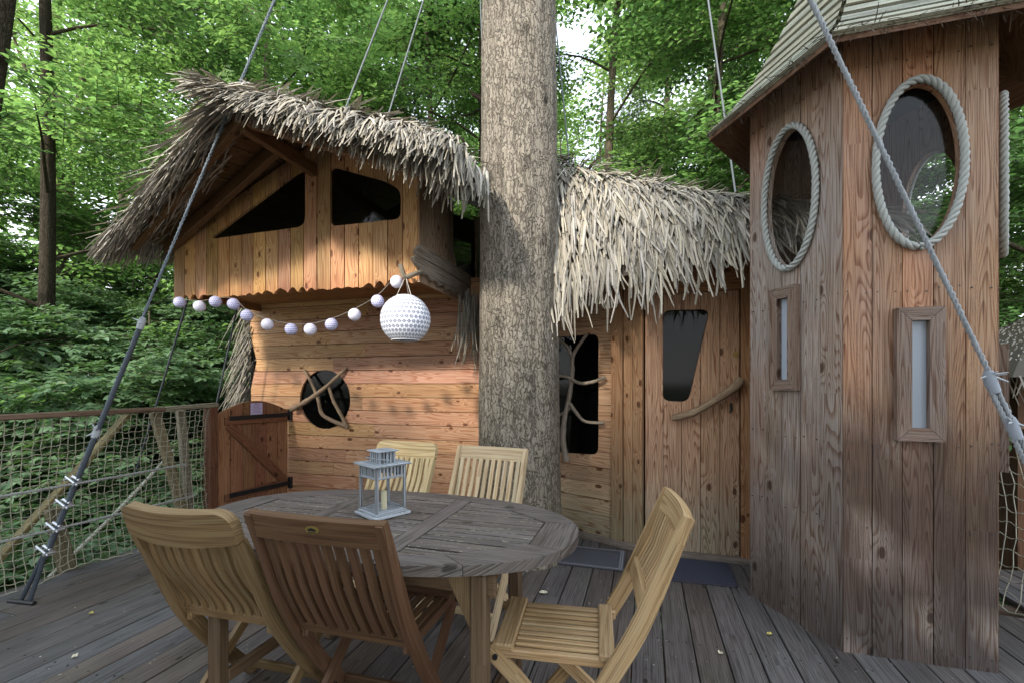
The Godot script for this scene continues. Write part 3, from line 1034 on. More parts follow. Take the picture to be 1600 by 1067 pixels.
# ------------------------------------------------------------------ deck and railing
func deck() -> void:
	var o := Node3D.new()
	o.name = "deck"
	add_child(o)
	tag(o, "dark grey timber deck of long boards", "", "", "structure")
	var x := -3.84
	while x < 3.4:
		var t0 := -2.0
		var t1 := 4.0
		if x > 0.9 and x < 2.0: t1 = 3.2
		var cuts := [t0, t1]
		if rng.randf() < 0.35: cuts = [t0, rng.randf_range(0.6, 3.0), t1]
		for k in cuts.size() - 1:
			var mb := MB.new()
			var c := vary(lin(0.104, 0.093, 0.088), 0.24)
			var dz := rng.randf_range(-0.0015, 0.0015)
			var a: float = cuts[k]
			var b: float = cuts[k + 1] - 0.003
			var seg := MB.new()
			var xf := Transform3D(Basis(Vector3(1, 0, 0), Vector3(0, 0, -1), Vector3(0, 1, 0)), Vector3(x + 0.0725, dz, 0))
			var sd := rng.randf() * 50.0
			prism(seg, xf, rounded([Vector2(-0.0695, a), Vector2(0.0695, a), Vector2(0.0695, b), Vector2(-0.0695, b)], 0.004), -0.03, -0.003, true, func(p: Vector2) -> Color:
				var f := 1.0 + 0.3 * nz.get_noise_2d(p.x * 400.0 + sd * 9.0, p.y * 60.0 + sd)
				return Color(c.r * f, c.g * f, c.b * f), 0.16)
			# rounded arris
			for s in [-1.0, 1.0]:
				fpoly(seg, [xf * Vector3(s * 0.0695, a, -0.003), xf * Vector3(s * 0.0695, b, -0.003), xf * Vector3(s * 0.067, b, 0.0), xf * Vector3(s * 0.067, a, 0.0)], Vector3(s, 1, 0), Vector3(0, 0, 1), Vector2.ZERO, c)
			var top := rounded([Vector2(-0.067, a + 0.001), Vector2(0.067, a + 0.001), Vector2(0.067, b - 0.001), Vector2(-0.067, b - 0.001)], 0.003)
			prism(mb, xf, top, -0.004, 0.0, true, func(p: Vector2) -> Color:
				var f := 1.0 + 0.32 * nz.get_noise_2d(p.x * 400.0 + sd * 9.0, p.y * 60.0 + sd) + 0.22 * nz.get_noise_2d((p.x + x) * 60.0, p.y * 60.0 + 400.0)
				return Color(c.r * f, c.g * f, c.b * f), 0.16)
			mb.v.append_array(seg.v); mb.n.append_array(seg.n); mb.uv.append_array(seg.uv); mb.c.append_array(seg.c)
			obj("plank", mb, M.deck, o)
		x += 0.1455
	for t in [-1.6, -0.6, 0.4, 1.4, 2.4, 3.4]:
		var mb := MB.new()
		box(mb, P(-3.82, -0.2, t - 0.04), P(3.3, -0.034, t + 0.04), 0.0, 0, lin(0.1, 0.07, 0.05))
		obj("joist", mb, M.grey, o)
	var sc := MB.new()
	var xt := Transform3D(Basis(Vector3(1, 0, 0), Vector3(0, 0, -1), Vector3(0, 1, 0)), Vector3.ZERO)
	for k in 44:
		for t in [0.4, 1.4, 2.4, 3.4]:
			for e in [-0.042, 0.042]:
				var q := Vector2(-3.84 + 0.1455 * k + 0.0725 + e + rng.randf_range(-0.005, 0.005), t + rng.randf_range(-0.012, 0.012))
				if q.x > 1.0: continue
				prism(sc, xt, ellipse(q, 0.0042, 0.0042, 7), -0.003, 0.0026, true, func(_p: Vector2) -> Color: return lin(0.03, 0.028, 0.027), 9.0)
	var sco := obj("screw_heads", sc, M.paint, o)
	sco.set_meta("kind", "stuff")
	var em := MB.new()
	box(em, P(-3.87, -0.24, -2.0), P(-3.845, -0.002, 4.0), 0.0, 2, lin(0.11, 0.09, 0.08))
	obj("edge_board", em, M.grey, o)

func net(called: String, label: String, s: float, t0: float, t1: float, h: float, bulge: Callable, cell: float, col: Color) -> void:
	var mb := MB.new()
	var nc := int((t1 - t0) / cell)
	var nr := int(h / cell)
	var pt := func(i: float, j: int) -> Vector3:
		var f := i / nc
		var g := float(j) / nr
		var k := Vector2(i * 3.7, j * 5.1)
		var jx := nz.get_noise_2d(k.x * 40.0, k.y * 40.0) * cell * 0.35
		var jy := nz.get_noise_2d(k.x * 40.0 + 77.0, k.y * 40.0) * cell * 0.35
		var q := P(s, 0.015 + g * h, lerpf(t0, t1, f))
		q += bulge.call(f, g)
		q.y += jy - 0.015 * sin(f * nc * 0.4) * (1.0 - g)
		q.z += jx
		return q
	var r := 0.0029
	for j in nr + 1:
		for i in nc:
			var a: Vector3 = pt.call(i + (0.5 if j % 2 and i > 0 else 0.0) * 0.0, j)
			var b: Vector3 = pt.call(i + 1.0, j)
			var mid := (a + b) * 0.5 + Vector3(0, -cell * (0.12 if (i + j) % 2 else -0.1), 0)
			tube(mb, [a, mid, b], [r if j > 0 else r * 1.8], 4, vary(col, 0.15))
			if j < nr and (i + j) % 2 == 0 or j < nr and cell > 0.0:
				tube(mb, [a, pt.call(i * 1.0, j + 1)], [r], 4, vary(col, 0.15))
	tag(obj(called, mb, M.paint), label, "rope net")

func railing() -> void:
	# left rail: two cap boards on one thing, with posts and braces outside
	var o := thing("railing", "brown timber handrail with leaning pale posts along the left deck edge", "railing", P(-3.82, 0, 1.7))
	var off := -P(-3.82, 0, 1.7)
	for q in [[-1.5, 2.72, 1.113, 1.113, lin(0.15, 0.1, 0.065)], [2.725, 3.2, 1.112, 1.128, lin(0.21, 0.19, 0.13)]]:
		var mb := MB.new()
		board(mb, P(-3.82, q[2] - 0.018, q[0]) + off, P(-3.82, q[3] - 0.018, q[1]) + off, Vector3.RIGHT, 0.1, 0.036, 0.005, q[4])
		obj("handrail", mb, M.grey, o)
	for q in [[P(-3.9, 1.07, 2.72), P(-3.86, -0.1, 3.0), 0.075, 0.05, lin(0.2, 0.17, 0.1)], [P(-3.92, 1.07, 2.95), P(-3.93, -0.3, 3.08), 0.07, 0.045, lin(0.22, 0.2, 0.15)], [P(-3.9, 0.45, 2.05), P(-3.88, -0.2, 2.16), 0.085, 0.06, lin(0.15, 0.13, 0.08)]]:
		var mb := MB.new()
		board(mb, q[0] + off, q[1] + off, Vector3(0, 0, 1), q[2], q[3], 0.006, q[4])
		obj("post", mb, M.grey, o)
	var bm := MB.new()
	board(bm, P(-3.92, 1.06, 2.53) + off, P(-4.0, -0.15, 1.55) + off, Vector3(0.3, 0.1, 0.95).normalized(), 0.04, 0.05, 0.006, lin(0.24, 0.2, 0.095))
	obj("brace", bm, M.grey, o)
	var pm := MB.new()
	box(pm, P(-3.86, -0.1, 3.11) + off, P(-3.775, 1.1, 3.195) + off, 0.006, 1, lin(0.12, 0.055, 0.032))
	obj("gate_post", pm, M.pine, o)
	for t in [-1.3, 0.3]:
		var mb := MB.new()
		box(mb, P(-3.95, -0.2, t - 0.04) + off, P(-3.87, 1.09, t + 0.04) + off, 0.006, 1, lin(0.3, 0.25, 0.16))
		obj("post", mb, M.grey, o)
	net("rope_net", "pale knotted rope net filling the left railing below the handrail", -3.79, -0.6, 3.13, 1.06, func(f: float, g: float) -> Vector3:
		return Vector3(-0.05 * sin(PI * g) + 0.02 * sin(f * 40.0) * (1.0 - g) + (0.06 * sin(PI * clampf((f - 0.88) / 0.12, 0.0, 1.0)) if f > 0.88 else 0.0), 0, 0), 0.047, lin(0.245, 0.235, 0.165))
	var hl := [[P(-3.8, 0.645, 0.2), P(-3.8, 0.61, 2.9), "thick grey rope running along the left railing, upper of two"], [P(-3.81, 0.37, 0.2), P(-3.81, 0.32, 3.0), "thick grey rope running along the left railing, lower of two"]]
	for q in hl:
		var mb := MB.new()
		rope(mb, line(q[0], q[1], 110, 0.015), 0.012, 0.06, lin(0.25, 0.25, 0.23))
		tag(obj("rail_rope", mb, M.paint), q[2], "rope", "horizontal ropes through the left railing")
	var dm := MB.new()
	rope(dm, line(P(-4.0, 0.72, 2.95), P(-3.98, -0.1, 2.0), 60, 0.03), 0.014, 0.08, lin(0.4, 0.4, 0.33))
	tag(obj("diagonal_rope", dm, M.paint), "twisted pale rope slanting down outside the left net", "rope")
	net("rope_net", "pale rope net at the far right behind the timber tower", 2.02, 2.2, 4.4, 0.95, func(f: float, g: float) -> Vector3:
		return Vector3(0.06 * sin(PI * g) + 0.05 * sin(f * 9.0), 0, 0), 0.075, lin(0.5, 0.48, 0.38))
	var rm := MB.new()
	box(rm, P(1.99, 1.02, 2.2), P(2.09, 1.055, 4.4), 0.005, 2, lin(0.2, 0.12, 0.07))
	tag(obj("handrail", rm, M.grey), "brown handrail over the net right of the tower", "handrail")

func gate() -> void:
	var o := thing("gate", "low brown plank gate with curved top and black strap hinges", "gate", P(-3.68, 0.12, 3.93))
	# plane x = towards the camera along the gate, y = up, z = to the deck
	var dirx := (P(-3.8, 0, 3.2) - P(-3.68, 0, 3.93))
	var len_ := dirx.length()
	dirx = dirx.normalized()
	# seen from the deck the free end is on the left, so x runs from the free end to the hinge
	var X := -dirx
	var Z := X.cross(Vector3.UP)
	var xf := Transform3D(Basis(X, Vector3.UP, Z), dirx * len_)
	var out := PackedVector2Array([Vector2(0, 0), Vector2(len_, 0)])
	for k in 13:
		var f := 1.0 - k / 12.0
		out.append(Vector2(f * len_, lerpf(0.9, 0.9, f) + 0.115 * sin(PI * clampf(f * 1.0, 0.0, 1.0))))
	var c := lin(0.2, 0.1, 0.056)
	planks(o, xf, out, [], true, len_ / 6.0, 0.022, M.pine, func(p: Vector2, sd: Vector3) -> Color:
		var f := 0.75 + 0.5 * sd.x + 0.2 * nz.get_noise_2d(p.x * 200.0, p.y * 60.0)
		return Color(c.r * f, c.g * f * (0.9 + 0.2 * sd.y), c.b * f), 1e9, 0.0, 0.006)
	var d := lin(0.15, 0.066, 0.034)
	for q in [[Vector2(0.06, 0.83), Vector2(len_ - 0.02, 0.82), 0.07], [Vector2(0.06, 0.11), Vector2(len_ - 0.02, 0.14), 0.07], [Vector2(0.1, 0.79), Vector2(len_ - 0.06, 0.17), 0.085]]:
		var mb := MB.new()
		var a := xf * Vector3(q[0].x, q[0].y, 0.016)
		var b := xf * Vector3(q[1].x, q[1].y, 0.016)
		board(mb, a, b, Z.cross(b - a).normalized(), q[2], 0.022 if q[2] < 0.08 else 0.02, 0.004, vary(d, 0.1))
		obj("ledge" if q[2] < 0.08 else "brace", mb, M.pine, o)
	for y in [0.845, 0.115]:
		var mb := MB.new()
		bx(mb, Transform3D(Basis(X, Vector3.UP, Z), xf * Vector3(len_ * 0.56, y + 0.012, 0.031)), Vector3(len_ * 0.86, 0.042, 0.007), 0.001, 0, Color.WHITE)
		bx(mb, Transform3D(Basis(X, Vector3.UP, Z), xf * Vector3(len_ + 0.012, y + 0.01, 0.02)), Vector3(0.03, 0.12, 0.05), 0.003, 1, Color.WHITE)
		obj("strap_hinge", mb, M.iron, o)
	var tm := TextMesh.new()
	var nm := MB.new()
	bx(nm, Transform3D(Basis(X, Vector3.UP, Z), xf * Vector3(len_ * 0.52, 0.935, 0.003)), Vector3(0.125, 0.115, 0.002), 0.0, 1, lin(0.42, 0.36, 0.52))
	var nt := obj("notice", nm, M.paint)
	nt.transform = Transform3D(Basis(), o.position)
	tag(nt, "small lilac paper notice pinned on the brown gate", "notice")
	var pm := MB.new()
	for k in 7:
		var wl := 0.1 if k > 0 else 0.05
		bx(pm, Transform3D(Basis(X, Vector3.UP, Z), xf * Vector3(len_ * 0.52, 0.977 - k * 0.0135, 0.0045)), Vector3(wl * (1.0 - 0.15 * (k % 3)), 0.0035 if k > 0 else 0.006, 0.0006), 0.0, 1, lin(0.12, 0.1, 0.16))
	obj("lettering", pm, M.paint, nt)

# ------------------------------------------------------------------ cabin
func branch(parent: Node3D, pts: Array, r0: float, r1: float, col: Color) -> void:
	var mb := MB.new()
	var sp := smooth(pts, 5)
	var rad := []
	for k in sp.size():
		rad.append(lerpf(r0, r1, float(k) / (sp.size() - 1)) * (1.0 + 0.28 * nz.get_noise_1d(k * 22.0 + pts[0].x * 900.0)))
	tube(mb, sp, rad, 8, col, false, 0.6)
	obj("driftwood_branch", mb, M.grey, parent)

func pane(called: String, parent: Node3D, xf: Transform3D, poly: PackedVector2Array, z: float, m: Material) -> void:
	var mb := MB.new()
	prism(mb, xf, poly, z - 0.004, z, true, func(_p: Vector2) -> Color: return Color.WHITE, 99.0)
	obj(called, mb, m, parent)

func cabin() -> void:
	var o := thing("treehouse_cabin", "timber treehouse cabin with overhanging loft and shaggy thatched roof", "cabin")
	var gable := sub("loft_gable", o)
	var xf := Transform3D(Basis(), P(0, 0, 3.0))
	var out := PackedVector2Array()
	var x := -4.07
	while x < -1.605:
		var ww := fmod((x + 4.07) * 8.0 + 0.55 * sin(x * 4.3) + 0.4 * sin(x * 9.7), 1.0)
		var b := absf(ww - 0.5) * 2.0
		out.append(Vector2(x, 2.035 + (0.03 + 0.016 * sin(x * 6.1)) * (1.0 - b * b) + 0.012 * absf(sin(x * 27.0 + 2.0 * sin(x * 3.0)))))
		x += 0.012
	out.append(Vector2(-1.61, 2.05))
	out.append(Vector2(-1.61, 2.86)); out.append(Vector2(-2.55, 3.24)); out.append(Vector2(-4.07, 2.58))
	var w1 := rounded([Vector2(-3.66, 2.563), Vector2(-2.635, 2.575), Vector2(-2.635, 3.03), Vector2(-2.72, 3.02)], 0.085)
	var w2 := rounded([Vector2(-2.395, 2.55), Vector2(-1.765, 2.545), Vector2(-1.765, 2.76), Vector2(-1.9, 2.85), Vector2(-2.395, 3.03)], 0.06)
	var gc := lin(0.46, 0.275, 0.14)
	planks(gable, xf, out, [w1, w2], true, 0.129, 0.024, M.pine, func(p: Vector2, sd: Vector3) -> Color:
		var f := 0.72 + 0.5 * sd.x + 0.25 * nz.get_noise_2d(p.x * 120.0, p.y * 120.0 + sd.y * 99.0)
		var foot := smoothstep(2.2, 2.06, p.y) * (0.5 + 0.5 * sd.z)
		return Color(gc.r * f * (1.0 - 0.1 * foot), gc.g * f * (0.93 + 0.16 * sd.y - 0.28 * foot), gc.b * f * (0.85 + 0.4 * sd.z - 0.4 * foot)), 1e9, 0.0, 0.0075)
	for w in [w1, w2]:
		pane("window_pane", gable, xf, Geometry2D.offset_polygon(w, 0.02)[0], -0.028, M.glass)
	# dark lining of the loft and its right side wall
	var side := sub("loft_side", o)
	var xs := Transform3D(Basis(Vector3(0, 0, -1), Vector3.UP, Vector3(1, 0, 0)), Vector3(-1.61, 0, 0))
	var so := PackedVector2Array([Vector2(3.002, 2.06), Vector2(4.4, 2.06), Vector2(4.4, 2.98), Vector2(3.002, 2.84)])
	var sw := rounded([Vector2(3.62, 2.5), Vector2(3.78, 2.2), Vector2(4.2, 2.2), Vector2(4.2, 2.95), Vector2(3.62, 2.95)], 0.1)
	planks(side, xs, so, [sw], true, 0.125, 0.024, M.fir, func(p: Vector2, sd: Vector3) -> Color:
		var f := 0.75 + 0.5 * sd.x
		return Color(0.31 * f, 0.245 * f, 0.185 * f), 1e9, 0.0, 0.007)
	pane("window_pane", side, xs, Geometry2D.offset_polygon(sw, 0.02)[0], -0.03, M.glass)
	for q in [[2.275, 0.1, 2.92], [2.165, 0.11, 2.9]]:
		var mb := MB.new()
		var poly := PackedVector2Array()
		if q[0] > 2.2:
			poly = PackedVector2Array([Vector2(q[2] - 0.03, 2.255), Vector2(q[2], 2.232), Vector2(4.3, 2.232), Vector2(4.3, 2.325), Vector2(q[2] + 0.04, 2.325), Vector2(q[2], 2.285)])
		else:
			poly.append(Vector2(4.3, 2.226)); poly.append(Vector2(q[2], 2.226)); poly.append(Vector2(q[2] - 0.045, 2.2)); poly.append(Vector2(q[2] - 0.01, 2.17))
			for k in 56:
				var f := k / 55.0
				var tt := lerpf(q[2] + 0.03, 4.3, f)
				poly.append(Vector2(tt, 2.075 + 0.028 * absf(sin(tt * 22.0)) + 0.05 * exp(-f * 9.0)))
		prism(mb, Transform3D(xs.basis, xs.origin + Vector3(0.034, 0, 0)), poly, -0.028, 0.0, false, func(p: Vector2) -> Color: return lin(0.3, 0.255, 0.215))
		obj("bracket_board", mb, M.grey, side)
	# loft floor, its underside seen over the recess
	var soff := sub("loft_floor", o)
	var xfl := Transform3D(Basis(Vector3(1, 0, 0), Vector3(0, 0, 1), Vector3(0, -1, 0)), Vector3(0, 2.17, 0))
	planks(soff, xfl, rect(-4.05, -3.94, -1.62, -3.03), [], false, 0.13, 0.03, M.pine, func(_p: Vector2, sd: Vector3) -> Color: return lin(0.34, 0.18, 0.08) * (0.8 + 0.4 * sd.x))
	var lm := MB.new()
	box(lm, P(-4.09, 2.1, 3.03), P(-4.06, 2.42, 5.4), 0.0, 2, lin(0.3, 0.17, 0.08))
	obj("loft_left_wall", lm, M.pine, o)
	# back wall of the recess with the round window
	var back := sub("back_wall", o)
	var xb := Transform3D(Basis(), P(0, 0, 3.95))
	var bo := PackedVector2Array([Vector2(-4.2, -0.06), Vector2(-1.36, -0.06), Vector2(-1.36, 2.3), Vector2(-4.2, 2.3), Vector2(-4.22, 1.9), Vector2(-4.12, 1.55), Vector2(-4.2, 1.25)])
	var rw := ellipse(Vector2(-3.225, 1.14), 0.316, 0.31)
	var bc := lin(0.42, 0.258, 0.15)
	planks(back, xb, bo, [rw], false, 0.1365, 0.024, M.pine, func(p: Vector2, sd: Vector3) -> Color:
		var f := 0.82 + 0.36 * sd.x + 0.2 * nz.get_noise_2d(p.x * 60.0 + sd.y * 99.0, p.y * 90.0)
		return Color(bc.r * f, bc.g * f * (0.93 + 0.14 * sd.y), bc.b * f * (0.9 + 0.3 * sd.z)), 1e9, 0.5, 0.006)
	pane("round_window_pane", back, xb, Geometry2D.offset_polygon(rw, 0.02)[0], -0.03, M.glass)
	var drift := lin(0.3, 0.22, 0.15)
	var q3 := func(s: float, y: float, t: float) -> Vector3: return P(s, y, t)
	branch(back, [P(-3.6, 1.035, 3.9), P(-3.4, 1.12, 3.88), P(-3.2, 1.24, 3.88), P(-3.05, 1.36, 3.9), P(-2.94, 1.47, 3.93)], 0.03, 0.014, drift)
	branch(back, [P(-3.46, 1.45, 3.925), P(-3.36, 1.32, 3.91), P(-3.26, 1.16, 3.89), P(-3.22, 1.0, 3.9), P(-3.1, 0.93, 3.9), P(-2.92, 0.86, 3.93)], 0.014, 0.022, drift)
	branch(back, [P(-3.13, 1.27, 3.9), P(-3.07, 1.12, 3.9), P(-2.98, 0.97, 3.91), P(-2.93, 0.85, 3.93)], 0.015, 0.02, drift)
	# angled panel with the tall dark window
	var panel := sub("side_panel", o)
	var p0 := P(-0.014, 0, 3.638)
	var p1 := P(-1.0, 0, 4.05)
	var dx := (p0 - p1).normalized()
	var L := (p0 - p1).length()
	var xp := Transform3D(Basis(dx, Vector3.UP, dx.cross(Vector3.UP)), p1)
	var win := rounded([Vector2(L - 0.83, 0.69), Vector2(L - 0.385, 0.71), Vector2(L - 0.385, 1.72), Vector2(L - 0.83, 1.72)], 0.07)
	var pc := lin(0.47, 0.32, 0.215)
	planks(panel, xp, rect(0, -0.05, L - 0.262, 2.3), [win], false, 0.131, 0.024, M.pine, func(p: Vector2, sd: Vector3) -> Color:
		var f := 0.82 + 0.36 * sd.x
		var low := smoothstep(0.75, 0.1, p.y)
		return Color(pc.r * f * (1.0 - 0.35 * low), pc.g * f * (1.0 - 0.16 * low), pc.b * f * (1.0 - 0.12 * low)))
	pane("window_pane", panel, xp, Geometry2D.offset_polygon(win, 0.02)[0], -0.03, M.glass)
	for q in [[L - 0.262, L - 0.165, 0.016], [L - 0.158, L - 0.085, 0.0], [L - 0.081, L - 0.002, 0.004]]:
		var mb := MB.new()
		var sd := rng.randf()
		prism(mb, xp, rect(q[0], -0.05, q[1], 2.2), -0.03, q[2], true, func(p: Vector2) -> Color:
			var f := 0.85 + 0.3 * sd
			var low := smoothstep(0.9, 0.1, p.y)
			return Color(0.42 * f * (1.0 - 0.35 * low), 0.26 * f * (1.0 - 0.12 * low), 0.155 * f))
		obj("frame_board", mb, M.pine, panel)
	var bl := lin(0.34, 0.29, 0.23)
	var wp := func(k: float, y: float, z: float) -> Vector3: return xp * Vector3(L - k, y, z)
	branch(panel, [wp.call(0.67, 0.63, 0.04), wp.call(0.7, 0.8, 0.05), wp.call(0.68, 1.0, 0.06), wp.call(0.63, 1.2, 0.06), wp.call(0.6, 1.4, 0.06), wp.call(0.59, 1.55, 0.06), wp.call(0.47, 1.72, 0.04)], 0.028, 0.014, bl)
	branch(panel, [wp.call(0.6, 1.53, 0.06), wp.call(0.66, 1.62, 0.05), wp.call(0.78, 1.72, 0.04)], 0.018, 0.012, bl)
	branch(panel, [wp.call(0.86, 1.35, 0.05), wp.call(0.68, 1.37, 0.07), wp.call(0.52, 1.31, 0.08), wp.call(0.4, 1.32, 0.07), wp.call(0.3, 1.36, 0.04)], 0.013, 0.016, bl * 1.25)
	branch(panel, [wp.call(0.62, 1.13, 0.06), wp.call(0.55, 1.06, 0.08), wp.call(0.47, 0.99, 0.07), wp.call(0.31, 0.985, 0.04)], 0.016, 0.014, bl * 1.2)
	branch(panel, [wp.call(0.62, 1.1, 0.06), wp.call(0.74, 1.03, 0.05), wp.call(0.88, 1.02, 0.04)], 0.014, 0.011, bl)
	# door
	var door := sub("door", o)
	var xd := Transform3D(Basis(), P(0, 0, 3.64))
	var dw := rounded([Vector2(0.135, 1.172), Vector2(0.32, 1.165), Vector2(0.47, 1.86), Vector2(0.135, 1.868)], 0.06)
	var dc := lin(0.47, 0.305, 0.205)
	planks(door, xd, rect(0.004, 0.03, 0.672, 1.99), [dw], true, 0.1336, 0.026, M.fir, func(p: Vector2, sd: Vector3) -> Color:
		var f := 0.85 + 0.3 * sd.x
		var low := smoothstep(0.8, 0.15, p.y) * (0.7 + 0.3 * sd.z)
		return Color(dc.r * f * (1.0 - 0.25 * low), dc.g * f * (1.0 + 0.02 * low), dc.b * f * (1.0 + 0.18 * low)))
	pane("door_window_pane", door, xd, Geometry2D.offset_polygon(dw, 0.02)[0], -0.032, M.glass)
	branch(door, [P(0.2, 1.045, 3.6), P(0.3, 1.07, 3.585), P(0.42, 1.13, 3.575), P(0.55, 1.22, 3.575), P(0.63, 1.28, 3.585), P(0.675, 1.335, 3.6)], 0.022, 0.034, lin(0.36, 0.26, 0.17))
	var km := MB.new()
	tube(km, [P(0.645, 1.52, 3.645), P(0.645, 1.52, 3.628)], [0.02], 14, Color.WHITE)
	tube(km, [P(0.645, 1.52, 3.628), P(0.645, 1.52, 3.625)], [0.009], 10, Color.WHITE)
	obj("lock", km, M.brass, door)
	var kh := MB.new()
	bx(kh, Transform3D(Basis(), P(0.615, 1.135, 3.633)), Vector3(0.018, 0.05, 0.006), 0.002, 1, Color.WHITE)
	tube(kh, [P(0.615, 1.115, 3.62), P(0.6, 1.09, 3.61)], [0.007], 8, Color.WHITE)
	obj("keyhole_plate", kh, M.iron, door)
	for q in [[0.679, 0.755, 0.012], [0.758, 0.87, 0.0], [0.873, 0.99, 0.002]]:
		var mb := MB.new()
		prism(mb, xd, rect(q[0], -0.05, q[1], 2.4), -0.03, q[2], true, func(_p: Vector2) -> Color: return lin(0.33, 0.19, 0.105))
		obj("frame_board", mb, M.pine, o)
	var lt := MB.new()
	prism(lt, xd, rect(-0.02, 1.996, 0.678, 2.4), -0.03, 0.004, false, func(_p: Vector2) -> Color: return lin(0.33, 0.18, 0.09))
	obj("lintel", lt, M.pine, o)
	var sl := MB.new()
	box(sl, P(-0.02, -0.02, 3.66), P(0.76, 0.026, 3.575), 0.006, 0, lin(0.2, 0.165, 0.14))
	bx(sl, Transform3D(xp.basis, xp * Vector3(L * 0.5, 0.012, 0.016)), Vector3(L, 0.06, 0.045), 0.006, 0, lin(0.2, 0.165, 0.14))
	obj("threshold", sl, M.grey, o)
	# closed body behind the fronts
	var sh := MB.new()
	var dkc := lin(0.05, 0.035, 0.025)
	box(sh, P(-4.3, -0.2, 5.6), P(1.4, 2.9, 5.65), 0.0, 0, dkc)
	box(sh, P(-4.24, -0.2, 3.99), P(-4.2, 2.4, 5.6), 0.0, 0, dkc)
	box(sh, P(1.3, -0.2, 3.68), P(1.35, 2.4, 5.6), 0.0, 0, dkc)
	box(sh, P(-4.3, -0.26, 3.99), P(1.4, -0.2, 5.65), 0.0, 0, dkc)
	box(sh, P(-1.42, -0.2, 3.96), P(-0.98, 2.6, 4.06), 0.0, 0, dkc)
	box(sh, P(-4.06, 2.2, 3.99), P(-1.64, 2.24, 5.6), 0.0, 0, dkc)
	box(sh, P(0.99, -0.05, 3.64), P(1.4, 2.4, 3.69), 0.0, 0, dkc)
	box(sh, P(-1.1, 2.2, 4.1), P(1.4, 2.24, 5.6), 0.0, 0, dkc)
	prism(sh, Transform3D(Basis(), P(0, 0, 4.45)), PackedVector2Array([Vector2(-4.05, 2.2), Vector2(-1.64, 2.2), Vector2(-1.64, 3.0), Vector2(-2.55, 3.35), Vector2(-4.05, 2.75)]), -0.03, 0.0, true, func(_p: Vector2) -> Color: return dkc, 9.0)
	obj("rear_shell", sh, M.black, o)
	roof(o)

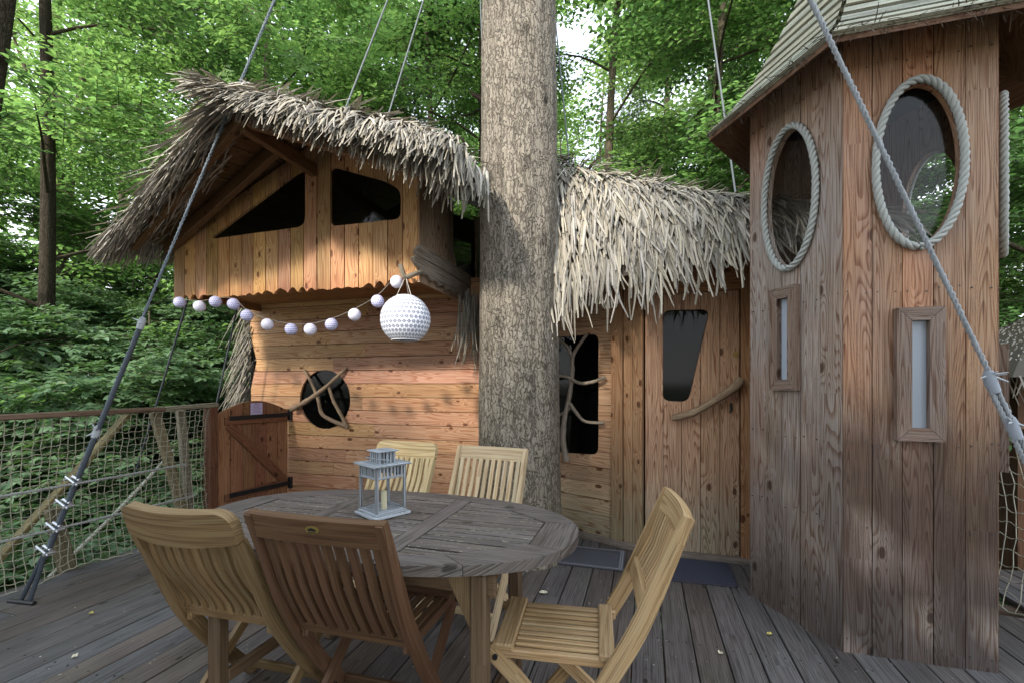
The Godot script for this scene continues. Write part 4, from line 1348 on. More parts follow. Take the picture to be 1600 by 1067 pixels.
func roof(o: Node3D) -> void:
	var T := P(-2.55, 3.09, 2.18)
	var Lp := P(-4.2, 2.5, 2.6)
	var Rp := P(-1.1, 2.66, 2.44)
	var Tb := P(-2.55, 3.85, 5.6)
	var Lb := P(-4.35, 3.0, 5.6)
	var Rb := P(-1.1, 3.15, 5.6)
	var wood := lin(0.17, 0.095, 0.048)
	# soffit boards of both slopes, running out to the prow
	for sd in [[T, Tb, Lp, Lb, "left"], [T, Tb, Rp, Rb, "right"]]:
		var deckp := sub("soffit", o)
		var n := 10
		for k in n:
			var a0: Vector3 = sd[0].lerp(sd[2], (k + 0.02) / n)
			var a1: Vector3 = sd[0].lerp(sd[2], (k + 0.98) / n)
			var b0: Vector3 = sd[1].lerp(sd[3], (k + 0.02) / n)
			var b1: Vector3 = sd[1].lerp(sd[3], (k + 0.98) / n)
			var mb := MB.new()
			var nn := (a1 - a0).cross(b0 - a0).normalized()
			if nn.y < 0: nn = -nn
			var c := vary(wood, 0.15)
			var u := nn * 0.025
			var g := (b0 - a0).normalized()
			var uvo := rv()
			fpoly(mb, [a0, a1, b1, b0], -nn, g, uvo, c)
			fpoly(mb, [a0 + u, a1 + u, b1 + u, b0 + u], nn, g, uvo, c)
			fpoly(mb, [a0, a1, a1 + u, a0 + u], -g, nn, uvo, c)
			fpoly(mb, [a0, b0, b0 + u, a0 + u], a0 - a1, g, uvo, c)
			fpoly(mb, [a1, b1, b1 + u, a1 + u], a1 - a0, g, uvo, c)
			obj("plank", mb, M.pine, deckp)
	# rafters under the overhang
	var dn := Vector3(0, -0.055, 0)
	for q in [[T + P(0.02, 0.025, 0.14), Lp + P(0.08, 0.015, 0.1)], [T + P(0.02, 0.11, 0.55), Lp + P(0.08, 0.07, 0.38)], [T + P(0.06, 0, 0.16), Rp + P(-0.1, 0, 0.12)], [T + P(0.0, -0.02, 0.15), T + P(0.0, -0.02, 3.0)]]:
		var mb := MB.new()
		board(mb, q[0] + dn, q[1] + dn, Vector3.UP, 0.1, 0.055, 0.005, vary(wood, 0.1))
		obj("rafter", mb, M.pine, o)
	# thatch bedding: thick dark pads under the blades
	var th := MB.new()
	var big := 0
	var loose := sub("thatch", o)
	var blade := func(p: Vector3, d: Vector3, nh: Vector3, l: float, w: float, g: float, c: Color, show: bool) -> void:
		if show and big < 290:
			var one := MB.new()
			strand(one, p, d, nh, l, w, g, c, 5)
			obj("thatch_blade", one, M.thatch, loose)
		else:
			strand(th, p, d, nh, l, w, g, c, 4)
	var pad := MB.new()
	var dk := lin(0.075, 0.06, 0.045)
	var up := Vector3(0, 0.03, 0)
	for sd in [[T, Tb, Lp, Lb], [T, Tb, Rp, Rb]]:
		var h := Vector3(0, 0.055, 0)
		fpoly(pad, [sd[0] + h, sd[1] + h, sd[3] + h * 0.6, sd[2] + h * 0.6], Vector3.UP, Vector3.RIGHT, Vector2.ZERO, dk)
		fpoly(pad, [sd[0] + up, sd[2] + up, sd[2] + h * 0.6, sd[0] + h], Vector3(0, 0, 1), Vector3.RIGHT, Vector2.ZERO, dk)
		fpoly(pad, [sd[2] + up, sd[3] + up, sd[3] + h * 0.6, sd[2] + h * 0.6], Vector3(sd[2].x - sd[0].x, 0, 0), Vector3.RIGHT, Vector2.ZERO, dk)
	# right slope front edge: layers of blades that lean out to the front and droop
	var nb := 0
	for k in 1700:
		var f := rng.randf()
		var lay := rng.randf()
		var p := T.lerp(Rp, f * 1.05 - 0.02) + Vector3(0, 0.01 + 0.07 * lay + 0.04 * f, -0.3 * lay * rng.randf() - 0.02)
		var fr := smoothstep(0.0, 0.45, f)
		var d := Vector3(lerpf(-0.35, 0.22, fr) - 0.25 * smoothstep(0.75, 1.0, f) + rng.randf_range(-0.35, 0.35), lerpf(0.12, -0.15, fr) + rng.randf_range(-0.1, 0.2), lerpf(0.9, 0.75, fr))
		var l := lerpf(0.3, 0.36, fr) * rng.randf_range(0.6, 1.15)
		var show: bool = lay < 0.5 and f < 0.55 and nb < 150
		if show: nb += 1
		blade.call(p, d, Vector3.UP, l, rng.randf_range(0.013, 0.028) * lerpf(1.1, 0.85, fr), lerpf(0.24, 0.42, fr) * rng.randf_range(0.7, 1.25), straw(), show)
	for k in 260:
		var f := rng.randf_range(0.8, 1.05)
		var p := T.lerp(Rp, f) + Vector3(0, rng.randf_range(0.0, 0.12), rng.randf_range(-0.5, 0.02))
		strand(th, p, Vector3(rng.randf_range(-0.1, 0.25), -0.3, rng.randf_range(0.2, 0.6)), Vector3(0.5, 0.5, 0.7), rng.randf_range(0.2, 0.34), rng.randf_range(0.014, 0.026), 0.4, straw(), 4)
	# back layer that hangs straight from the edge
	for k in 420:
		var f := rng.randf()
		var p := T.lerp(Rp, f) + Vector3(0, 0.03, rng.randf_range(-0.08, 0.0))
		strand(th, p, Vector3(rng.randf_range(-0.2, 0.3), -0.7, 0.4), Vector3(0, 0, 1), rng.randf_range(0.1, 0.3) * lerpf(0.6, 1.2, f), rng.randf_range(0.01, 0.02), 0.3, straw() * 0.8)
	# left edge: blades lie along the slope and stick out
	for k in 800:
		var f := pow(rng.randf(), 0.9)
		var lay := rng.randf()
		var p := T.lerp(Lp, f * 1.02 - 0.04) + Vector3(0.06, 0.0 + 0.06 * lay, -0.35 * lay * rng.randf())
		var d := Vector3(-0.8 + rng.randf_range(-0.15, 0.2), lerpf(-0.02, -0.56, smoothstep(0.0, 0.2, f)) + rng.randf_range(-0.14, 0.1), 0.22 + rng.randf_range(-0.25, 0.3))
		var show: bool = lay < 0.6 and nb < 280
		if show: nb += 1
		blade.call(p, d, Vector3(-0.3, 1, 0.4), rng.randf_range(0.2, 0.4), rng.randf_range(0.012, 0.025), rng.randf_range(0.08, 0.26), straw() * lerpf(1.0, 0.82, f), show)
	# left eave, hanging
	for k in 700:
		var f := rng.randf()
		var p := Lp.lerp(Lb, f * f) + Vector3(0.05 * rng.randf(), 0.02 + 0.08 * rng.randf(), 0)
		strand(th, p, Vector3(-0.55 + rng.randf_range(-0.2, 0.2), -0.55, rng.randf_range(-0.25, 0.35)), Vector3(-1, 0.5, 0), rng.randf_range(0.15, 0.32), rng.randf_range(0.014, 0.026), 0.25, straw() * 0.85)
	# both slopes, lying down the slope
	for k in 1500:
		var f := rng.randf()
		var g := pow(rng.randf(), 1.5)
		var left := k % 3 == 0
		var e := Lp if left else Rp
		var eb := Lb if left else Rb
		if not left: f *= 0.8
		var p := T.lerp(e, f).lerp(Tb.lerp(eb, f), g) + Vector3(0, 0.075, 0)
		var d := Vector3(-0.85 if left else 0.85, -0.3 if left else -0.1, 0.1) + Vector3(rng.randf_range(-0.3, 0.3), rng.randf_range(-0.04, 0.12), rng.randf_range(-0.35, 0.35))
		strand(th, p, d, Vector3.UP, rng.randf_range(0.2, 0.38), rng.randf_range(0.01, 0.022), 0.06, straw())
	# thatched strip down the left end of the body
	for k in 520:
		var f := rng.randf()
		var y := lerpf(2.25, 1.2, f)
		var bow := sin(f * PI)
		var p := P(-4.22 + 0.06 * bow - 0.1 * f + rng.randf_range(-0.08, 0.05), y, rng.randf_range(3.9, 4.5))
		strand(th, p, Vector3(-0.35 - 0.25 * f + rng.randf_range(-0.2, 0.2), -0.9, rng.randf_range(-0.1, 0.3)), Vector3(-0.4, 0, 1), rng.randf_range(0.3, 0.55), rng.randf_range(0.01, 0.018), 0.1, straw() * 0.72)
	# strands by the trunk at the right end of the recess
	for k in 90:
		var p := P(-1.52 + rng.randf_range(-0.05, 0.1), rng.randf_range(1.9, 2.15), rng.randf_range(3.6, 4.0))
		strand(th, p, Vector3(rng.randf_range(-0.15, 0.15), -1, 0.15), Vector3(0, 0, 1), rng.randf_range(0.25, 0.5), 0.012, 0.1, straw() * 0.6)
	# the steep roof over the door
	var ridge := [P(-1.15, 3.29, 3.78), P(-0.68, 3.19, 3.87), P(-0.04, 3.0, 4.05), P(0.44, 2.83, 4.15), P(0.9, 2.67, 4.25), P(1.5, 2.5, 4.4)]
	var eave := [P(-1.15, 1.98, 3.3), P(-0.68, 1.98, 3.28), P(-0.04, 2.13, 3.26), P(0.44, 2.27, 3.26), P(0.9, 2.4, 3.3), P(1.5, 2.32, 3.4)]
	var surf := func(u: float, v: float) -> Vector3:
		var a := _at(ridge, u)
		var b := _at(eave, u)
		var c := Vector3(b.x * 0.6 + a.x * 0.4, lerpf(a.y, b.y, 0.12), b.z - 0.16)
		return a.lerp(c, v).lerp(c.lerp(b, v), v)
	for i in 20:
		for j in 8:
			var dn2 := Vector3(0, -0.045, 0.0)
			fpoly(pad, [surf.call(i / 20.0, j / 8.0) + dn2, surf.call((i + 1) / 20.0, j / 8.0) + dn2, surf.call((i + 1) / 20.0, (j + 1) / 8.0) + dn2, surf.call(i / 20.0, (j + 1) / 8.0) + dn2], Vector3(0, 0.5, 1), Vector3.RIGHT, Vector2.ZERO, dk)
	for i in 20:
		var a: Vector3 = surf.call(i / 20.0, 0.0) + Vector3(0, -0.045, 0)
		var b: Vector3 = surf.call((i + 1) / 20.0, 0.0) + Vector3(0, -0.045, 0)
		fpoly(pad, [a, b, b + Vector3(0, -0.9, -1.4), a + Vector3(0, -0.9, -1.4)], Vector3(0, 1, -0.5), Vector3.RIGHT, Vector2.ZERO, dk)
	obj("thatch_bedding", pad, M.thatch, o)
	for row in 30:
		var v := row / 29.0
		for k in 92:
			var u := (k + rng.randf()) / 92.0
			var vv := clampf(v + rng.randf_range(-0.03, 0.03), 0.0, 1.0)
			var p: Vector3 = surf.call(u, vv)
			var q: Vector3 = surf.call(u, minf(vv + 0.05, 1.05))
			var dd := (q - p).normalized()
			var nrm := Vector3.RIGHT.cross(dd)
			if nrm.z < 0: nrm = -nrm
			var lift := rng.randf_range(-0.02, 0.22)
			var d := dd + nrm * lift + Vector3(0.16 + rng.randf_range(-0.3, 0.3), 0, 0)
			if row == 0: d += Vector3(rng.randf_range(-0.2, 0.8), 0.2, 0)
			strand(th, p + nrm * 0.01, d, nrm, rng.randf_range(0.22, 0.42) * (1.1 if row > 26 else 1.0), rng.randf_range(0.014, 0.03), rng.randf_range(0.1, 0.3), straw() * lerpf(0.95, 1.04, v))
	for k in 260:
		var u := rng.randf()
		var p: Vector3 = surf.call(u, 0.0) + Vector3(0, 0.02, 0)
		strand(th, p, Vector3(rng.randf_range(-0.2, 0.9), rng.randf_range(-0.1, 0.25), rng.randf_range(-0.6, 0.6)), Vector3.UP, rng.randf_range(0.15, 0.35), 0.014, 0.2, straw())
	var t := obj("thatch_strands", th, M.thatch, loose)
	t.set_meta("kind", "stuff")

# ------------------------------------------------------------------ tower
func tower() -> void:
	var O := Vector3(1.225, 0, -3.065)
	var o := thing("hexagonal_tower", "six-sided timber tower with rope-ringed oval windows and slatted roof", "tower", O)
	var R := 0.6
	var V := []
	for k in 6:
		var a := PI + k * PI / 3.0
		V.append(Vector3(cos(a) * R, 0, -sin(a) * R))
	var slit := [[0.275, 1.335, 1.767], [0.296, 1.106, 1.585], [0.29, 0.95, 1.42]]
	for k in 6:
		var a: Vector3 = V[k]
		var b: Vector3 = V[(k + 1) % 6]
		var dx := (b - a).normalized()
		var xf := Transform3D(Basis(dx, Vector3.UP, dx.cross(Vector3.UP)), a)
		var holes := []
		var oval := ellipse(Vector2(0.298, 2.325), 0.158, 0.372, 44)
		if k < 4:
			holes.append(oval)
		if k < 3:
			holes.append(rect(slit[k][0] - 0.026, slit[k][1], slit[k][0] + 0.026, slit[k][2]))
		var wall := sub("wall", o)
		var grey := [1.0, 0.22, 0.3, 0.5, 0.5, 0.5]
		var kk := k
		planks(wall, xf, rect(0.001, -0.12, 0.599, 3.0), holes, true, 0.1196, 0.026, M.fir, func(p: Vector2, sd: Vector3) -> Color:
			var f := 0.84 + 0.32 * sd.x + 0.14 * nz.get_noise_2d(p.x * 200.0, p.y * 60.0 + sd.y * 99.0)
			var g: float = clampf(grey[kk] * (0.75 + 0.5 * sd.z) + 0.5 * nz.get_noise_2d(p.x * 160.0 + kk * 300.0, p.y * 45.0), 0.0, 1.0)
			g = maxf(g, 0.75 * smoothstep(0.75, 0.1, p.y + 0.25 * nz.get_noise_2d(p.x * 300.0, p.y * 30.0)))
			g *= 1.0 - 0.5 * smoothstep(2.2, 2.8, p.y)
			var wet := smoothstep(1.35, 0.85, p.y + 0.35 * nz.get_noise_2d(p.x * 200.0 + 50.0, p.y * 40.0)) * (0.9 if kk == 1 else 0.45)
			var w := Color(0.335, 0.205, 0.118)
			w = Color(w.r * (0.9 + 0.3 * sd.y), w.g * (0.95 + 0.1 * sd.z), w.b)
			w = w.lerp(Color(0.285, 0.255, 0.245), g)
			w = w.lerp(Color(0.055, 0.037, 0.031), wet)
			w = w.lerp(Color(0.075, 0.066, 0.063), 0.75 * smoothstep(0.55, 0.15, p.y + 0.3 * nz.get_noise_2d(p.x * 300.0 + 70.0, p.y * 40.0)))
			var pale := smoothstep(0.22, 0.5, nz.get_noise_2d(p.x * 420.0 + kk * 90.0, p.y * 160.0 + 33.0)) * smoothstep(1.5, 1.0, p.y)
			w = w.lerp(Color(0.36, 0.31, 0.28), 0.55 * pale)
			return Color(w.r * f, w.g * f, w.b * f))
		var nl := MB.new()
		for e in 5:
			for y in [0.06, 0.62, 1.02, 1.74, 2.83]:
				for dx2 in [0.022, 0.097]:
					var q := Vector2(e * 0.1196 + dx2 + rng.randf_range(-0.004, 0.004), y + rng.randf_range(-0.012, 0.012))
					prism(nl, xf, ellipse(q, 0.0035, 0.0035, 6), -0.004, 0.0032, true, func(_p: Vector2) -> Color: return lin(0.05, 0.045, 0.042), 9.0)
		var nls := obj("nail_heads", nl, M.paint, wall)
		nls.set_meta("kind", "stuff")
		if k < 4:
			pane("oval_pane", wall, xf, ellipse(Vector2(0.298, 2.325), 0.175, 0.388, 40), -0.03, M.clear)
			var inner := MB.new()
			var ring := []
			for e in 120:
				var an := TAU * e / 120
				ring.append(xf * Vector3(0.298 + 0.17 * cos(an - 1.57), 2.325 + 0.388 * sin(an - 1.57), 0.018))
			rope(inner, ring, 0.0185, 0.1, lin(0.31, 0.325, 0.305), true, 3, 6)
			obj("rope_ring", inner, M.paint, wall)
		if k < 3:
			var cx: float = slit[k][0]
			var y0: float = slit[k][1]
			var y1: float = slit[k][2]
			pane("slit_pane", wall, xf, rect(cx - 0.034, y0 - 0.01, cx + 0.034, y1 + 0.01), 0.005, M.frost)
			var fr := sub("slit_frame", wall)
			var ow := 0.092
			var iw := 0.033
			var ot := 0.07
			for q in [[Vector2(cx - ow, y0 - ot), Vector2(cx + ow, y0 - ot), Vector2(cx + iw, y0 - 0.008), Vector2(cx - iw, y0 - 0.008)], [Vector2(cx + ow, y1 + ot), Vector2(cx - ow, y1 + ot), Vector2(cx - iw, y1 + 0.008), Vector2(cx + iw, y1 + 0.008)], [Vector2(cx - ow, y1 + ot), Vector2(cx - ow, y0 - ot), Vector2(cx - iw, y0 - 0.008), Vector2(cx - iw, y1 + 0.008)], [Vector2(cx + ow, y0 - ot), Vector2(cx + ow, y1 + ot), Vector2(cx + iw, y1 + 0.008), Vector2(cx + iw, y0 - 0.008)]]:
				var mb := MB.new()
				var pg := PackedVector2Array(q)
				var cc := vary(lin(0.2, 0.155, 0.135), 0.1)
				prism(mb, xf, Geometry2D.offset_polygon(pg, -0.0008)[0], 0.003, 0.036, absf(pg[1].y - pg[0].y) > 0.2, func(_p: Vector2) -> Color: return cc)
				obj("frame_board", mb, M.fir, fr)
	# eave: soffit and fascia, then slats up a bell-cast roof
	var prof := [[1.39, 2.86], [1.15, 2.985], [0.93, 3.15], [0.72, 3.37], [0.52, 3.62], [0.34, 4.0], [0.15, 4.5], [0.03, 4.85]]
	for k in 6:
		var a: Vector3 = V[k]
		var b: Vector3 = V[(k + 1) % 6]
		var outv := (a + b).normalized()
		var face := sub("roof_face", o)
		var sm := MB.new()
		var c := lin(0.15, 0.085, 0.05)
		fpoly(sm, [a * 1.385 + Vector3(0, 2.835, 0), b * 1.385 + Vector3(0, 2.835, 0), b * 0.94 + Vector3(0, 3.0, 0), a * 0.94 + Vector3(0, 3.0, 0)], Vector3(0, -1, 0), (b - a).normalized(), rv(), c)
		fpoly(sm, [a * 1.385 + Vector3(0, 2.835, 0), b * 1.385 + Vector3(0, 2.835, 0), b * 1.385 + Vector3(0, 2.87, 0), a * 1.385 + Vector3(0, 2.87, 0)], outv, (b - a).normalized(), rv(), c)
		for j in prof.size() - 1:
			var p0: Array = prof[j]
			var p1: Array = prof[j + 1]
			fpoly(sm, [a * (p0[0] * 0.985) + Vector3(0, p0[1] - 0.005, 0), b * (p0[0] * 0.985) + Vector3(0, p0[1] - 0.005, 0), b * (p1[0] * 0.985) + Vector3(0, p1[1] - 0.005, 0), a * (p1[0] * 0.985) + Vector3(0, p1[1] - 0.005, 0)], outv + Vector3.UP, (b - a).normalized(), rv(), lin(0.02, 0.016, 0.012))
		obj("soffit", sm, M.pine, face)
		# slats
		var d := 0.0
		var segl := []
		var total := 0.0
		for j in prof.size() - 1:
			var dl := Vector2((prof[j + 1][0] - prof[j][0]) * R * 0.866, prof[j + 1][1] - prof[j][1]).length()
			segl.append(dl); total += dl
		var at := func(s: float) -> Vector2:
			for j in segl.size():
				if s <= segl[j] or j == segl.size() - 1:
					var f: float = s / segl[j]
					return Vector2(lerpf(prof[j][0], prof[j + 1][0], f), lerpf(prof[j][1], prof[j + 1][1], f))
				s -= segl[j]
			return Vector2.ZERO
		var s := 0.0
		while s < total - 0.08:
			var w := 0.052
			var q0: Vector2 = at.call(s)
			var q1: Vector2 = at.call(s + w)
			var mb := MB.new()
			var cc := vary(lin(0.36, 0.365, 0.285), 0.18)
			var lift := outv * 0.02 + Vector3(0, 0.014, 0)
			var e0 := a * q0.x + Vector3(0, q0.y, 0)
			var e1 := b * q0.x + Vector3(0, q0.y, 0)
			var e2 := b * q1.x + Vector3(0, q1.y, 0)
			var e3 := a * q1.x + Vector3(0, q1.y, 0)
			var g := (b - a).normalized()
			var uvo := rv()
			fpoly(mb, [e0 + lift, e1 + lift, e2 + lift, e3 + lift], outv + Vector3.UP, g, uvo, cc)
			fpoly(mb, [e0, e1, e1 + lift, e0 + lift], -(e3 - e0), g, uvo, cc)
			fpoly(mb, [e3, e2, e2 + lift, e3 + lift], e3 - e0, g, uvo, cc)
			fpoly(mb, [e0, e1, e2, e3], -(outv + Vector3.UP), g, uvo, cc)
			obj("roof_slat", mb, M.grey, face)
			s += 0.09
	var deb := MB.new()
	for k in 900:
		var e := rng.randi() % 6 if k < 250 else rng.randi() % 3
		var p: Vector3 = (V[e] as Vector3).lerp(V[(e + 1) % 6], rng.randf()) * rng.randf_range(1.33, 1.41) + Vector3(0, rng.randf_range(2.86, 2.89), 0)
		strand(deb, p, Vector3(rng.randf_range(-1, 1), rng.randf_range(-0.8, 0.3), rng.randf_range(-1, 1)), Vector3.UP, rng.randf_range(0.03, 0.1), 0.005, 0.3, lin(0.09, 0.065, 0.045) * rng.randf_range(0.5, 1.4), 2)
	var dd := obj("twig_litter", deb, M.thatch, o)
	dd.set_meta("kind", "stuff")

func hut() -> void:
	var o := thing("thatched_hut", "dark timber hut with thatched eave behind the tower at the right", "hut", P(3.1, 0, 4.4))
	var mb := MB.new()
	box(mb, Vector3(-0.35, -0.3, -1.5), Vector3(2.2, 1.4, 0.0), 0.0, 1, lin(0.12, 0.06, 0.03))
	obj("wall", mb, M.pine, o)
	var rm := MB.new()
	fpoly(rm, [Vector3(-0.6, 1.35, 0.35), Vector3(2.6, 1.35, 0.35), Vector3(2.4, 1.95, -0.8), Vector3(0.3, 1.95, -0.8)], Vector3(0, 1, 1), Vector3.RIGHT, Vector2.ZERO, lin(0.07, 0.055, 0.04))
	fpoly(rm, [Vector3(-0.6, 1.35, 0.35), Vector3(-0.6, 1.35, -1.6), Vector3(0.3, 1.95, -0.8)], Vector3(-1, 1, 0), Vector3.RIGHT, Vector2.ZERO, lin(0.07, 0.055, 0.04))
	obj("roof", rm, M.thatch, o)
	var th := MB.new()
	for k in 900:
		var f := rng.randf()
		var g := rng.randf()
		var p := Vector3(-0.6, 1.36, 0.35).lerp(Vector3(2.6, 1.36, 0.35), f).lerp(Vector3(0.3, 1.98, -0.8).lerp(Vector3(2.4, 1.98, -0.8), f), g)
		if k % 2: p = Vector3(-0.6, 1.36, lerpf(0.35, -1.6, f)).lerp(Vector3(0.3, 1.95, -0.8), g)
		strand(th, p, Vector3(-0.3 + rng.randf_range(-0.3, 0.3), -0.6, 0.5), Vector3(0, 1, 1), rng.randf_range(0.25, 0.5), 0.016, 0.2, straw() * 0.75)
	var t := obj("thatch_strands", th, M.thatch, o)
	t.set_meta("kind", "stuff")

# ------------------------------------------------------------------ small things
func ball_texture(n: int, ground: Color, ink: Color, petals: int) -> ImageTexture:
	var w := 512
	var h := 256
	var im := Image.create(w, h, false, Image.FORMAT_RGB8)
	for y in h:
		for x in w:
			var rows := n / 2
			var v := float(y) / h * rows
			var row := floori(v)
			var u := float(x) / w * n + (0.5 if row % 2 else 0.0)
			var p := Vector2(u - floorf(u) - 0.5, v - row - 0.5)
			var r := p.length()
			var a := atan2(p.y, p.x)
			var ring := 0.45 * absf(cos(a * petals * 0.5))
			var k := smoothstep(ring + 0.06, ring - 0.04, r) * smoothstep(0.06, 0.12, r)
			im.set_pixel(x, y, ground.lerp(ink, k))
	return ImageTexture.create_from_image(im)

func ball(mb: MB, c: Vector3, r: float, lo: float, hi: float) -> void:
	var nu := 28
	var nv := 16
	for j in nv:
		for i in nu:
			var q := []
			var nn := []
			var t := []
			for k in [[0, 0], [1, 0], [1, 1], [0, 1]]:
				var a: float = TAU * (i + k[0]) / nu
				var b: float = lerpf(lo, hi, float(j + k[1]) / nv)
				var d := Vector3(cos(a) * cos(b), sin(b), -sin(a) * cos(b))
				q.append(c + d * r); nn.append(d)
				t.append(Vector2(float(i + k[0]) / nu, 0.5 - b / PI))
			mb.quad(q, nn, t, Color.WHITE)

func lights() -> void:
	var m1 := plain(Color.WHITE, 0.7)
	m1.albedo_texture = ball_texture(34, Color(0.93, 0.94, 0.98), Color(0.3, 0.34, 0.44), 6)
	var m2 := plain(Color.WHITE, 0.7)
	m2.albedo_texture = ball_texture(18, Color(0.86, 0.86, 0.98), Color(0.42, 0.43, 0.66), 4)
	var m3 := plain(Color.WHITE, 0.7)
	m3.albedo_texture = ball_texture(22, Color(0.93, 0.92, 0.97), Color(0.72, 0.72, 0.85), 5)
	var o := thing("globe_lampshade", "large round white paper lampshade with flower pattern hanging from the loft corner", "lampshade", P(-1.655, 1.765, 2.88))
	var r := 0.178
	var mb := MB.new()
	ball(mb, Vector3.ZERO, r, -0.98, 1.2)
	obj("shade", mb, m1, o)
	var rm := MB.new()
	var rr := []
	for k in 28:
		var a := TAU * k / 28
		rr.append(Vector3(cos(a) * r * cos(0.98), -r * sin(0.98), sin(a) * r * cos(0.98)))
	tube(rm, rr, [0.004], 5, lin(0.75, 0.76, 0.78), true)
	var r2 := []
	for k in 20:
		var a := TAU * k / 20
		r2.append(Vector3(cos(a) * r * cos(1.2), r * sin(1.2), sin(a) * r * cos(1.2)))
	tube(rm, r2, [0.003], 5, lin(0.75, 0.76, 0.78), true)
	obj("rim", rm, M.paint, o)
	var cm := MB.new()
	for k in 3:
		var a := k * TAU / 3.0 + 0.4
		tube(cm, [Vector3(0, 0.31, 0), Vector3(cos(a) * 0.063, r * sin(1.2), sin(a) * 0.063)], [0.0022], 4, lin(0.7, 0.66, 0.58))
	obj("hanging_string", cm, M.paint, o)
	var hm := MB.new()
	tube(hm, smooth([P(-1.575, 2.13, 2.99), P(-1.6, 2.1, 2.92), P(-1.655, 2.07, 2.88), P(-1.675, 2.11, 2.87), P(-1.69, 2.16, 2.87)], 4), [0.018], 8, lin(0.25, 0.22, 0.18))
	tag(obj("wooden_hook", hm, M.grey), "short grey wooden hook at the loft corner holding the round lampshade", "hook")
	# string of small balls
	var pts := [Vector2(-3.888, 2.01), Vector2(-3.661, 1.965), Vector2(-3.483, 1.995), Vector2(-3.288, 1.965), Vector2(-3.147, 1.865), Vector2(-2.936, 1.783), Vector2(-2.701, 1.735), Vector2(-2.517, 1.728), Vector2(-2.32, 1.76), Vector2(-2.112, 1.825), Vector2(-1.912, 1.917), Vector2(-1.75, 2.051)]
	var s := thing("string_lights", "string of small round lavender and white balls looped under the loft edge", "string lights", P(-2.8, 1.9, 2.93))
	var off := -P(-2.8, 1.9, 2.93)
	var line_ := [P(-4.07, 2.06, 2.95) + off]
	for k in pts.size():
		var p := P(pts[k].x, pts[k].y, 2.92) + off
		line_.append(p + Vector3(0, 0.045 if k != 2 and k != 0 else 0.03, 0))
		var bm := MB.new()
		ball(bm, p, 0.0475, -1.5, 1.5)
		var bb := obj("ball_shade", bm, m2 if k % 2 == 0 or k == 3 else m3, s)
	line_.append(P(-1.66, 2.1, 2.9) + off)
	var sm := MB.new()
	tube(sm, smooth(line_, 5), [0.0022], 5, lin(0.25, 0.23, 0.2))
	obj("cord", sm, M.paint, s)

